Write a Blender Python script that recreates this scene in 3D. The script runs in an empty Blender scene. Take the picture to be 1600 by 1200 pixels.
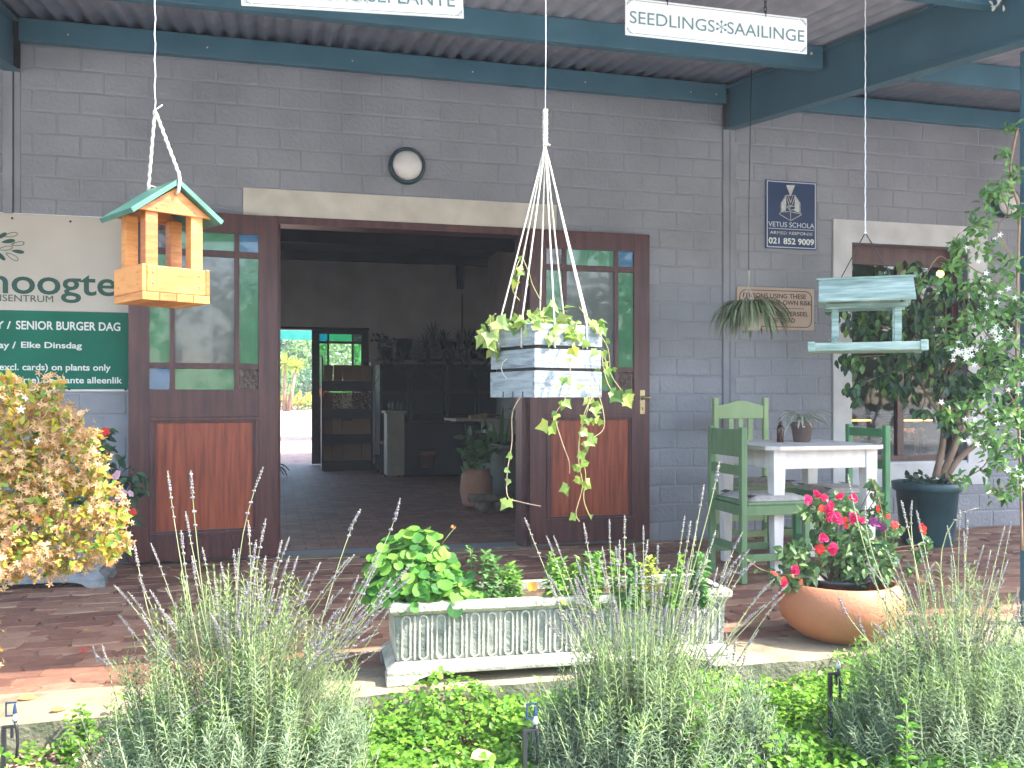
import bpy, bmesh, math, random
import numpy as np
from mathutils import Vector, Matrix
random.seed(7); rng = np.random.default_rng(11)
SC = bpy.context.scene; COL = SC.collection
R = math.radians
# ---------------------------------------------------------------- camera
YAW = 14.62; CAMD = 6.105; CAMH = 1.028; FPX = 1430.0; HORY = 622.0
cam = bpy.data.cameras.new('camera'); camo = bpy.data.objects.new('camera', cam); COL.objects.link(camo)
camo.location = (0, -CAMD, CAMH); camo.rotation_euler = (R(90), 0, R(-YAW))
cam.sensor_width = 36; cam.lens = FPX / 1600 * 36; cam.shift_y = (HORY - 600) / 1600
cam.clip_start = .05; cam.clip_end = 500
SC.camera = camo
# ---------------------------------------------------------------- world, sun, exposure
SUNV = Vector((.75, -.45, 1.0)).normalized()
world = bpy.data.worlds.new("World"); SC.world = world; world.use_nodes = True
wn = world.node_tree; bgn = wn.nodes['Background']
sky = wn.nodes.new('ShaderNodeTexSky'); sky.sky_type = 'NISHITA'; sky.sun_disc = False; sky.dust_density = 2.0
sky.sun_elevation = math.asin(SUNV.z); sky.sun_rotation = math.atan2(SUNV.x, SUNV.y)
wn.links.new(sky.outputs[0], bgn.inputs[0]); bgn.inputs[1].default_value = .15
sl = bpy.data.lights.new('sun', 'SUN'); sl.energy = 2.0; sl.angle = R(.53); sl.color = (1, .94, .84)
so = bpy.data.objects.new('sun', sl); COL.objects.link(so)
so.rotation_euler = (-SUNV).to_track_quat('-Z', 'Y').to_euler(); so.location = (3, -8, 9)
SC.view_settings.view_transform = 'Standard'; SC.view_settings.look = 'None'
SC.view_settings.exposure = 2.76; SC.view_settings.gamma = 1; SC.view_settings.use_curve_mapping = False
SC.cycles.max_bounces = 10; SC.cycles.diffuse_bounces = 6; SC.cycles.transparent_max_bounces = 12
SC.cycles.caustics_reflective = False; SC.cycles.caustics_refractive = False

SY, CY = math.sin(R(YAW)), math.cos(R(YAW))
def wp(px, py, Y):                     # a point of the photograph on the plane Y
    a = (px-800)/FPX; D = CAMD+Y; X = D*(a*CY+SY)/(CY-a*SY); d = X*SY+D*CY
    return Vector((X, Y, CAMH-(py-HORY)/FPX*d))
def gp(px, py, Z):                     # ... on the level Z
    d = (CAMH-Z)*FPX/(py-HORY); r = (px-800)/FPX*d
    return Vector((r*CY+d*SY, d*CY-r*SY-CAMD, Z))
def dp(px, py, d):                     # ... at the distance d
    r = (px-800)/FPX*d
    return Vector((r*CY+d*SY, d*CY-r*SY-CAMD, CAMH-(py-HORY)/FPX*d))
# ---------------------------------------------------------------- materials
def lin(c):
    if isinstance(c, str):
        c = [int(c[i:i+2], 16)/255 for i in (1, 3, 5)]
        c = [x/12.92 if x < .04045 else ((x+.055)/1.055)**2.4 for x in c]
    return (*c[:3], 1)
MATS = {}
def mat(name, c1, c2=None, scale=8, rough=.6, bump=0, bscale=None, metal=0, stretch=(1, 1, 1), detail=6, c3=None, spec=.5, ramp=(.35, .65), world=False, coat=0, trans=0, emit=None, estr=0, isl=0):
    """noise-mixed principled material; isl = share of per-piece colour variation"""
    m = bpy.data.materials.new(name); m.use_nodes = True; nt = m.node_tree; N = nt.nodes; L = nt.links
    b = N['Principled BSDF']; b.inputs['Roughness'].default_value = rough; b.inputs['Metallic'].default_value = metal
    b.inputs['Specular IOR Level'].default_value = spec; b.inputs['Coat Weight'].default_value = coat
    tc = N.new('ShaderNodeTexCoord'); mp = N.new('ShaderNodeMapping'); L.new((N.new('ShaderNodeNewGeometry').outputs['Position'] if world else tc.outputs['Object']), mp.inputs[0])
    mp.inputs['Scale'].default_value = stretch
    if isl:
        oi = N.new('ShaderNodeObjectInfo'); ge = N.new('ShaderNodeNewGeometry')
        ad = N.new('ShaderNodeMath'); ad.operation = 'ADD'; L.new(oi.outputs['Random'], ad.inputs[0]); L.new(ge.outputs['Random Per Island'], ad.inputs[1])
        fr = N.new('ShaderNodeMath'); fr.operation = 'FRACT'; L.new(ad.outputs[0], fr.inputs[0])
        off = N.new('ShaderNodeVectorMath'); off.operation = 'SCALE'; off.inputs[0].default_value = (13, 7, 5); L.new(fr.outputs[0], off.inputs['Scale'])
        L.new(off.outputs[0], mp.inputs['Location'])
    nz = N.new('ShaderNodeTexNoise'); nz.inputs['Scale'].default_value = scale; nz.inputs['Detail'].default_value = detail
    L.new(mp.outputs[0], nz.inputs['Vector'])
    if c2 is None:
        b.inputs['Base Color'].default_value = lin(c1); out = None
    else:
        rp = N.new('ShaderNodeValToRGB'); e = rp.color_ramp.elements
        e[0].position, e[1].position = ramp; e[0].color = lin(c1); e[1].color = lin(c2)
        if c3: k = e.new(.5*(ramp[0]+ramp[1])); k.color = lin(c3)
        if isl:
            mx = N.new('ShaderNodeMix'); mx.data_type = 'FLOAT'; mx.inputs[0].default_value = isl
            L.new(nz.outputs[0], mx.inputs[2]); L.new(fr.outputs[0], mx.inputs[3]); L.new(mx.outputs[0], rp.inputs[0])
        else: L.new(nz.outputs[0], rp.inputs[0])
        L.new(rp.outputs[0], b.inputs['Base Color']); out = rp
    if bump:
        n2 = N.new('ShaderNodeTexNoise'); n2.inputs['Scale'].default_value = bscale or scale*4; n2.inputs['Detail'].default_value = 5
        L.new(mp.outputs[0], n2.inputs['Vector'])
        bp = N.new('ShaderNodeBump'); bp.inputs['Strength'].default_value = bump; bp.inputs['Distance'].default_value = .01
        L.new(n2.outputs[0], bp.inputs['Height']); L.new(bp.outputs[0], b.inputs['Normal'])
    if emit: b.inputs['Emission Color'].default_value = lin(emit); b.inputs['Emission Strength'].default_value = estr
    if trans:
        tr = N.new('ShaderNodeBsdfTranslucent'); ms = N.new('ShaderNodeMixShader'); ms.inputs[0].default_value = trans
        if out: L.new(out.outputs[0], tr.inputs[0])
        else: tr.inputs[0].default_value = lin(c1)
        L.new(b.outputs[0], ms.inputs[1]); L.new(tr.outputs[0], ms.inputs[2]); L.new(ms.outputs[0], N['Material Output'].inputs[0])
    MATS[name] = m; return m
def leafmat(name, cols, rough=.45, trans=.3, spec=.4, vein=0):
    """leaf colour picked per leaf from a list of linear colours"""
    m = bpy.data.materials.new(name); m.use_nodes = True; nt = m.node_tree; N = nt.nodes; L = nt.links
    b = N['Principled BSDF']; b.inputs['Roughness'].default_value = rough; b.inputs['Specular IOR Level'].default_value = spec
    oi = N.new('ShaderNodeObjectInfo'); ge = N.new('ShaderNodeNewGeometry')
    ad = N.new('ShaderNodeMath'); ad.operation = 'ADD'; L.new(oi.outputs['Random'], ad.inputs[0]); L.new(ge.outputs['Random Per Island'], ad.inputs[1])
    fr = N.new('ShaderNodeMath'); fr.operation = 'FRACT'; L.new(ad.outputs[0], fr.inputs[0])
    rp = N.new('ShaderNodeValToRGB'); e = rp.color_ramp.elements
    e[0].color = lin(cols[0]); e[1].color = lin(cols[-1]); e[0].position = 0; e[1].position = 1
    for i, c in enumerate(cols[1:-1]): k = e.new((i+1)/(len(cols)-1)); k.color = lin(c)
    L.new(fr.outputs[0], rp.inputs[0])
    tc = N.new('ShaderNodeTexCoord'); nz = N.new('ShaderNodeTexNoise'); nz.inputs['Scale'].default_value = 60; L.new(tc.outputs['Object'], nz.inputs['Vector'])
    hv = N.new('ShaderNodeHueSaturation'); mr = N.new('ShaderNodeMapRange'); mr.inputs[3].default_value = .65; mr.inputs[4].default_value = 1.3
    L.new(nz.outputs[0], mr.inputs[0]); L.new(mr.outputs[0], hv.inputs['Value']); L.new(rp.outputs[0], hv.inputs['Color'])
    L.new(hv.outputs[0], b.inputs['Base Color'])
    tr = N.new('ShaderNodeBsdfTranslucent'); L.new(hv.outputs[0], tr.inputs[0]); ms = N.new('ShaderNodeMixShader'); ms.inputs[0].default_value = trans
    L.new(b.outputs[0], ms.inputs[1]); L.new(tr.outputs[0], ms.inputs[2]); L.new(ms.outputs[0], N['Material Output'].inputs[0])
    MATS[name] = m; return m
def glassmat(name, c, alpha, rough=.1, bump=.3, scale=60):
    """tinted pane: part see-through, part coloured body, ripple in the gloss"""
    m = bpy.data.materials.new(name); m.use_nodes = True; nt = m.node_tree; N = nt.nodes; L = nt.links
    b = N['Principled BSDF']; b.inputs['Base Color'].default_value = lin(c); b.inputs['Roughness'].default_value = rough; b.inputs['Coat Weight'].default_value = 1; b.inputs['Coat Roughness'].default_value = .03; b.inputs['Specular IOR Level'].default_value = .8
    tc = N.new('ShaderNodeTexCoord'); nz = N.new('ShaderNodeTexNoise'); nz.inputs['Scale'].default_value = scale; L.new(tc.outputs['Object'], nz.inputs['Vector'])
    n3 = N.new('ShaderNodeTexNoise'); n3.inputs['Scale'].default_value = 9; L.new(tc.outputs['Object'], n3.inputs['Vector'])
    hv = N.new('ShaderNodeHueSaturation'); mr = N.new('ShaderNodeMapRange'); mr.inputs[3].default_value = .55; mr.inputs[4].default_value = 1.5
    L.new(n3.outputs[0], mr.inputs[0]); L.new(mr.outputs[0], hv.inputs['Value']); hv.inputs['Color'].default_value = lin(c); L.new(hv.outputs[0], b.inputs['Base Color'])
    bp = N.new('ShaderNodeBump'); bp.inputs['Strength'].default_value = bump; bp.inputs['Distance'].default_value = .004
    L.new(nz.outputs[0], bp.inputs['Height']); L.new(bp.outputs[0], b.inputs['Normal'])
    t = N.new('ShaderNodeBsdfTransparent'); cc = lin(c); t.inputs[0].default_value = (*[min(1, x**.45) for x in cc[:3]], 1)
    ms = N.new('ShaderNodeMixShader'); ms.inputs[0].default_value = alpha
    L.new(b.outputs[0], ms.inputs[1]); L.new(t.outputs[0], ms.inputs[2]); L.new(ms.outputs[0], N['Material Output'].inputs[0])
    MATS[name] = m; return m
def windowglass():
    m = bpy.data.materials.new('window_glass'); m.use_nodes = True; nt = m.node_tree; N = nt.nodes; L = nt.links
    N.remove(N['Principled BSDF'])
    t = N.new('ShaderNodeBsdfTransparent'); t.inputs[0].default_value = (.8, .82, .82, 1); g = N.new('ShaderNodeBsdfGlossy'); g.inputs['Roughness'].default_value = .02
    fz = N.new('ShaderNodeFresnel'); fz.inputs[0].default_value = 1.45; ms = N.new('ShaderNodeMixShader')
    L.new(fz.outputs[0], ms.inputs[0]); L.new(t.outputs[0], ms.inputs[1]); L.new(g.outputs[0], ms.inputs[2]); L.new(ms.outputs[0], N['Material Output'].inputs[0])
    MATS['window_glass'] = m
windowglass()
def brickmat(name, c1, c2, mortar, bw, bh, msize=.02, rough=.8, bump=.4):
    m = bpy.data.materials.new(name); m.use_nodes = True; nt = m.node_tree; N = nt.nodes; L = nt.links
    b = N['Principled BSDF']; b.inputs['Roughness'].default_value = rough
    tc = N.new('ShaderNodeTexCoord'); br = N.new('ShaderNodeTexBrick'); L.new(tc.outputs['Object'], br.inputs[0])
    br.inputs['Color1'].default_value = lin(c1); br.inputs['Color2'].default_value = lin(c2); br.inputs['Mortar'].default_value = lin(mortar)
    br.inputs['Scale'].default_value = 1; br.inputs['Brick Width'].default_value = bw; br.inputs['Row Height'].default_value = bh; br.inputs['Mortar Size'].default_value = msize*.3
    nz = N.new('ShaderNodeTexNoise'); nz.inputs['Scale'].default_value = 7; nz.inputs['Detail'].default_value = 8; L.new(tc.outputs['Object'], nz.inputs['Vector'])
    hv = N.new('ShaderNodeHueSaturation'); mr = N.new('ShaderNodeMapRange'); mr.inputs[3].default_value = .5; mr.inputs[4].default_value = 1.5
    L.new(nz.outputs[0], mr.inputs[0]); L.new(mr.outputs[0], hv.inputs['Value']); L.new(br.outputs[0], hv.inputs['Color']); L.new(hv.outputs[0], b.inputs['Base Color'])
    bp = N.new('ShaderNodeBump'); bp.inputs['Strength'].default_value = bump; bp.inputs['Distance'].default_value = .01; bp.invert = True
    L.new(br.outputs['Fac'], bp.inputs['Height']); L.new(bp.outputs[0], b.inputs['Normal']); MATS[name] = m
mat('grey_paint', (.215, .225, .25), (.285, .297, .325), 3, .55, .35, 45, detail=8)
mat('grey_paint_wall', (.195, .205, .228), (.30, .313, .342), 1.4, .55, .6, 40, detail=14, world=True, ramp=(.3, .7), c3=(.252, .263, .29))
mat('cream_plaster', (.52, .49, .42), (.66, .62, .54), 5, .8, .3, 60)
mat('white_plaster', (.56, .56, .55), (.68, .68, .67), 5, .8, .3, 60)
mat('maroon_wood', (.050, .015, .018), (.110, .036, .032), 4, .33, .25, 50, stretch=(6, 6, .6), spec=.5)
mat('red_panel_wood', (.17, .028, .012), (.36, .075, .028), 5, .4, .2, 40, stretch=(7, 7, .5), detail=10)
mat('teal_paint', (.045, .13, .185), (.06, .16, .22), 3, .45, .1, 40)
mat('roof_zinc', (.36, .375, .46), (.48, .49, .58), 6, .5, .1, 30, metal=.1)
mat('roof_top', (.3, .3, .3), (.4, .4, .4), 4, .5)
mat('kerb_concrete', (.18, .145, .095), (.31, .25, .165), 5, .85, .5, 50, detail=9, c3=(.30, .245, .16))
mat('kerb_moss', (.10, .115, .07), (.27, .25, .18), 7, .95, 1.0, 50, detail=10)
mat('soil', (.05, .03, .018), (.15, .095, .06), 14, .95, 1, 60)
mat('bounce_gravel', (.46, .44, .41), (.60, .58, .54), 20, .95, .6, 90)  # pale so the unseen ground behind the camera bounces light
mat('joint_sand', (.16, .10, .075), (.27, .18, .13), 20, .95, .6, 90)
mat('paver', (.15, .068, .048), (.40, .25, .165), 9, .65, .9, 28, detail=9, c3=(.27, .13, .085), ramp=(.2, .8), isl=.5)
brickmat('floor_brick', (.42, .22, .15), (.28, .14, .10), (.16, .10, .08), .22, .11, rough=.62, bump=.8)
brickmat('yard_brick', (.55, .33, .26), (.45, .26, .2), (.4, .28, .22), .22, .11)
mat('inner_wall', (.50, .48, .45), (.58, .56, .53), 3, .9)
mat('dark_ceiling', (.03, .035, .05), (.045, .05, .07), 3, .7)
mat('orange_pine', (.34, .095, .012), (.60, .245, .05), 5, .38, .2, 60, stretch=(3, 3, 18), coat=.15, detail=14, c3=(.47, .17, .028), isl=.3)
mat('green_roof_paint', (.035, .115, .085), (.06, .165, .125), 12, .45, .1, 60)
mat('rope', (.55, .51, .42), (.72, .68, .58), 60, .9, .6, 300)
mat('string', (.55, .57, .62), (.7, .72, .76), 60, .8)
mat('whitewash', (.17, .19, .21), (.38, .42, .43), 7, .75, .7, 60, stretch=(1.2, 1.2, 12), detail=14, c3=(.28, .33, .35), ramp=(.33, .66), isl=.12)
mat('mint_wash', (.12, .19, .165), (.42, .53, .48), 9, .65, .5, 70, stretch=(1.2, 1.2, 12), detail=12, c3=(.24, .345, .30), ramp=(.28, .72), isl=.15)
mat('black_liner', (.015, .015, .017), rough=.5)
mat('black_plastic', (.02, .022, .026), (.03, .033, .038), 10, .4)
mat('white_paint', (.70, .68, .66), (.82, .80, .78), 6, .4, .15, 50, stretch=(4, 4, 1))
mat('chair_green', (.105, .20, .09), (.14, .25, .12), 5, .45, .15, 50, stretch=(4, 4, 1))
mat('chair_lime', (.27, .38, .17), (.34, .46, .22), 5, .45, .15, 50)
mat('chair_emerald', (.06, .22, .09), (.09, .29, .13), 5, .45, .15, 50)
mat('cushion', (.40, .38, .345), (.52, .49, .46), 30, .95, .4, 200)
mat('cushion_stripe', (.06, .06, .055), rough=.95)
mat('terracotta', (.38, .14, .07), (.58, .31, .19), 2.2, .66, .25, 70, detail=12, c3=(.46, .19, .095), ramp=(.3, .72))
mat('terracotta_dark', (.30, .12, .07), (.42, .18, .10), 6, .8, .2)
mat('brown_clay', (.13, .085, .07), (.17, .115, .095), 12, .7)
mat('teal_pot', (.010, .060, .075), (.022, .085, .10), 5, .42, .2, 60, detail=9)
mat('amber_glass', (.05, .012, .006), rough=.1)
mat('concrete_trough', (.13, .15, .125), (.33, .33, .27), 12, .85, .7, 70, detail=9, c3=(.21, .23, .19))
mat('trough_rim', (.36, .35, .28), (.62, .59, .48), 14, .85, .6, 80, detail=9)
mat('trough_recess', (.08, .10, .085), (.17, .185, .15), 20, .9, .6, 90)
mat('grey_trough', (.16, .18, .19), (.28, .30, .31), 12, .85, .5, 70)
mat('brass', (.42, .33, .18), (.55, .44, .25), 30, .35, metal=.9)
mat('frosted_globe', (.68, .66, .63), (.74, .72, .69), 5, .3)
mat('globe_ring', (.012, .04, .055), rough=.4)
mat('sign_white', (.78, .78, .76), (.86, .86, .84), 4, .4)
mat('sign_cream', (.50, .455, .385), (.56, .51, .44), 3, .4)
mat('sign_green', (.002, .13, .08), (.003, .16, .10), 3, .5, spec=.2)
mat('sign_navy', (.018, .042, .11), (.026, .06, .145), 4, .35)
mat('sign_tan', (.46, .34, .25), (.52, .40, .30), 5, .5)
mat('ink_green', (.008, .07, .045), rough=.5)
mat('ink_teal', (.10, .21, .235), (.16, .27, .29), 50, .6)
mat('ink_ghost', (.45, .52, .51), (.62, .66, .65), 50, .6)
mat('ink_maroon', (.07, .015, .02), rough=.5)
mat('ink_pale', (.60, .66, .74), rough=.4)
mat('ink_white', (.72, .76, .72), rough=.4)
mat('ink_gold', (.42, .38, .30), (.75, .72, .62), 30, .4)
mat('rust', (.25, .10, .04), (.4, .2, .1), 40, .9)
mat('chain', (.05, .045, .05), rough=.5, metal=.6)
mat('bark', (.20, .13, .09), (.36, .26, .18), 18, .85, .5, 60, stretch=(1, 1, .3))
mat('twig', (.22, .13, .08), (.34, .22, .13), 30, .8)
mat('vine_stem', (.30, .27, .10), (.42, .30, .20), 20, .7, isl=.8)
mat('green_stem', (.22, .30, .09), (.34, .40, .16), 20, .7, trans=.2)
mat('lav_stem', (.30, .36, .16), (.44, .48, .26), 20, .7, trans=.2)
mat('lav_bud', (.15, .125, .155), (.34, .31, .335), 90, .9, ramp=(.3, .7), trans=.15)
mat('pink_bract', (.75, .035, .16), (.85, .10, .30), 30, .6, trans=.3, isl=.6)
mat('red_bloom', (.75, .02, .02), (.85, .07, .04), 30, .6, trans=.3, isl=.4)
mat('pale_pink', (.72, .38, .50), (.85, .62, .70), 30, .6, trans=.3)
mat('white_petal', (.80, .80, .74), (.88, .88, .82), 30, .6, trans=.25)
mat('purple_bloom', (.22, .02, .14), rough=.6)
mat('packet', (.28, .15, .08), (.34, .19, .11), 8, .8, isl=.5)
mat('packet_print', (.12, .05, .05), (.6, .5, .35), 50, .7, ramp=(.45, .55), isl=.2)
mat('dark_wood', (.035, .028, .026), (.06, .045, .04), 6, .6, stretch=(1, 1, 5))
mat('dark_grey', (.05, .055, .06), (.07, .075, .08), 6, .7)
mat('cream_furniture', (.38, .34, .26), (.46, .41, .32), 8, .6)
mat('dark_green_box', (.05, .075, .05), (.07, .1, .07), 8, .6)
mat('log', (.16, .12, .09), (.26, .2, .15), 20, .9, .6)
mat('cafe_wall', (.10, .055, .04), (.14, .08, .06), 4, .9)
mat('cafe_glass_case', (.08, .085, .09), (.12, .12, .12), 6, .3)
mat('bread', (.5, .28, .12), (.65, .4, .2), 40, .8)
mat('warm_strip', (1, .55, .15), emit=(1, .50, .10), estr=1.6)
mat('warm_bulb', (1, .5, .15), emit=(1, .40, .08), estr=3.5)
mat('shade_net', (.05, .42, .36), (.08, .5, .44), 6, .8, trans=.5)
mat('litter', (.30, .19, .10), (.60, .46, .32), 40, .9, ramp=(.3, .7), isl=.8)
mat('dry_leaf', (.45, .20, .06), (.60, .32, .12), 30, .8, trans=.2)
mat('twig_leaf', (.30, .17, .08), (.45, .29, .16), 30, .8)
mat('grit', (.3, .28, .26), (.5, .48, .45), 40, .9, isl=.6)
leafmat('ivy', [(.08, .17, .04), (.18, .30, .06), (.28, .40, .08), (.34, .44, .18), (.45, .48, .06)], trans=.4)
leafmat('ivy_shade', [(.10, .18, .04), (.20, .30, .08), (.28, .36, .16)], trans=.3)
leafmat('geranium', [(.045, .17, .04), (.09, .29, .045), (.18, .42, .06), (.28, .50, .08)], trans=.45, rough=.6)
leafmat('herb', [(.10, .28, .05), (.18, .40, .07), (.30, .50, .09)], trans=.35)
leafmat('herb_yellow', [(.35, .50, .06), (.50, .58, .09)], trans=.4)
leafmat('herb_dark', [(.06, .18, .05), (.11, .26, .07), (.18, .34, .1)], trans=.3)
leafmat('clover', [(.07, .20, .02), (.13, .31, .03), (.20, .42, .045), (.28, .48, .06)], trans=.4)
leafmat('weed', [(.08, .22, .03), (.18, .36, .05)], trans=.4)
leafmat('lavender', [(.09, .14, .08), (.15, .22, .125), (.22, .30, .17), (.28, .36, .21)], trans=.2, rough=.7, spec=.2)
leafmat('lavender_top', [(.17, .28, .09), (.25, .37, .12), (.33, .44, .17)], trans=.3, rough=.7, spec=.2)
leafmat('lavender_grey', [(.09, .13, .095), (.14, .19, .14), (.22, .27, .20)], trans=.1, rough=.8, spec=.2)
leafmat('ficus', [(.012, .045, .022), (.022, .07, .03), (.035, .10, .04), (.045, .12, .04), (.16, .30, .06)], trans=.15, rough=.3)
leafmat('jasmine', [(.05, .14, .04), (.09, .22, .06), (.16, .32, .08), (.26, .42, .12)], trans=.3, rough=.35)
leafmat('bougain', [(.05, .12, .04), (.09, .18, .06), (.14, .26, .08), (.22, .34, .13)], trans=.25)
leafmat('impatiens', [(.015, .05, .025), (.03, .085, .04), (.05, .12, .06)], trans=.15)
leafmat('abelia', [(.10, .24, .03), (.26, .38, .04), (.55, .50, .05), (.60, .38, .05), (.52, .24, .07), (.45, .42, .07), (.14, .28, .03)], trans=.4)
leafmat('abelia_calyx', [(.62, .40, .18), (.72, .52, .26), (.70, .44, .26), (.60, .33, .18), (.70, .60, .24)], trans=.3, rough=.7)
leafmat('spider_pale', [(.25, .32, .18), (.45, .5, .38), (.55, .58, .48)], trans=.2)
leafmat('palm_dark', [(.012, .035, .02), (.025, .06, .03)], trans=.1)
leafmat('spider', [(.10, .16, .07), (.20, .27, .13), (.42, .46, .32)], trans=.2)
leafmat('yard_leaf', [(.08, .22, .05), (.16, .34, .07), (.28, .48, .10)], trans=.3)
leafmat('yard_dark', [(.03, .11, .06), (.06, .18, .09)], trans=.2)
leafmat('yucca', [(.35, .50, .06), (.55, .66, .10)], trans=.4)
leafmat('orange_flower', [(.8, .25, .03), (.85, .45, .05), (.75, .6, .1)], trans=.3)
leafmat('hedge', [(.04, .1, .03), (.08, .18, .05), (.12, .24, .06)], trans=.2)
glassmat('green_glass', (.05, .25, .11), .25)
glassmat('clear_glass', (.15, .17, .17), .3, rough=.12, bump=.15, scale=25)
glassmat('blue_glass', (.01, .14, .32), .2)
glassmat('brown_glass', (.055, .02, .028), .2)
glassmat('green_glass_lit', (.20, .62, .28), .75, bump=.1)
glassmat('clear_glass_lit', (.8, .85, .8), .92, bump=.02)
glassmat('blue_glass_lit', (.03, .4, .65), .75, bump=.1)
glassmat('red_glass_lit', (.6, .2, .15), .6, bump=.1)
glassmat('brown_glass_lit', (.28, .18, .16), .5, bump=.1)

# ---------------------------------------------------------------- object helpers
def thing(name, label, cat, loc=(0, 0, 0), group=None, rz=0):
    o = bpy.data.objects.new(name, None); COL.objects.link(o); o.location = loc; o.rotation_euler = (0, 0, rz)
    o.empty_display_size = .1; o['label'] = label; o['category'] = cat
    if group: o['group'] = group
    return o
def tag(o, label, cat, group=None):
    o['label'] = label; o['category'] = cat
    if group: o['group'] = group
    return o
def struct(o): o['kind'] = 'structure'; return o
def stuff(o, label=None, cat=None):
    o['kind'] = 'stuff'
    if label: o['label'] = label
    if cat: o['category'] = cat
    return o
def parent(o, p, local=False):
    o.parent = p
    if p is not None and not local:
        inv = Matrix.Identity(4); q = p; chain = []
        while q is not None: chain.append(q); q = q.parent
        M = Matrix.Identity(4)
        for q in reversed(chain): M = M @ q.matrix_parent_inverse @ q.matrix_basis
        o.matrix_parent_inverse = M.inverted()
def link(name, me, par=None, local=False, M=None):
    o = bpy.data.objects.new(name, me); COL.objects.link(o)
    if M is not None: o.matrix_basis = M
    if par is not None: parent(o, par, local)
    return o
def clone(root, loc, rz, label=None, group=None):
    r = root.copy(); COL.objects.link(r); r.location = loc; r.rotation_euler = (0, 0, rz)
    if label: r['label'] = label
    if group: r['group'] = group
    for ch in list(root.children):
        c = ch.copy(); COL.objects.link(c); c.parent = r; c.matrix_parent_inverse = ch.matrix_parent_inverse
        for g in list(ch.children):
            d = g.copy(); COL.objects.link(d); d.parent = c; d.matrix_parent_inverse = g.matrix_parent_inverse
    return r
def split(o):
    me = o.data; n = len(me.vertices); pr = list(range(n))
    def f(i):
        while pr[i] != i: pr[i] = pr[pr[i]]; i = pr[i]
        return i
    for e in me.edges: a, c = f(e.vertices[0]), f(e.vertices[1]); pr[a] = c
    G = {}
    for p in me.polygons: G.setdefault(f(p.vertices[0]), []).append(p)
    for k, ps in enumerate(G.values()):
        ids = sorted({v for p in ps for v in p.vertices}); mp = {v: i for i, v in enumerate(ids)}; m2 = bpy.data.meshes.new(me.name); m2.from_pydata([me.vertices[v].co[:] for v in ids], [], [tuple(mp[v] for v in p.vertices) for p in ps])
        for q in me.materials: m2.materials.append(q)
        m2.polygons.foreach_set('use_smooth', [True]*len(ps))
        if k == 0: first = m2
        else: c = o.copy(); c.data = m2; COL.objects.link(c)
    o.data = first
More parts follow.
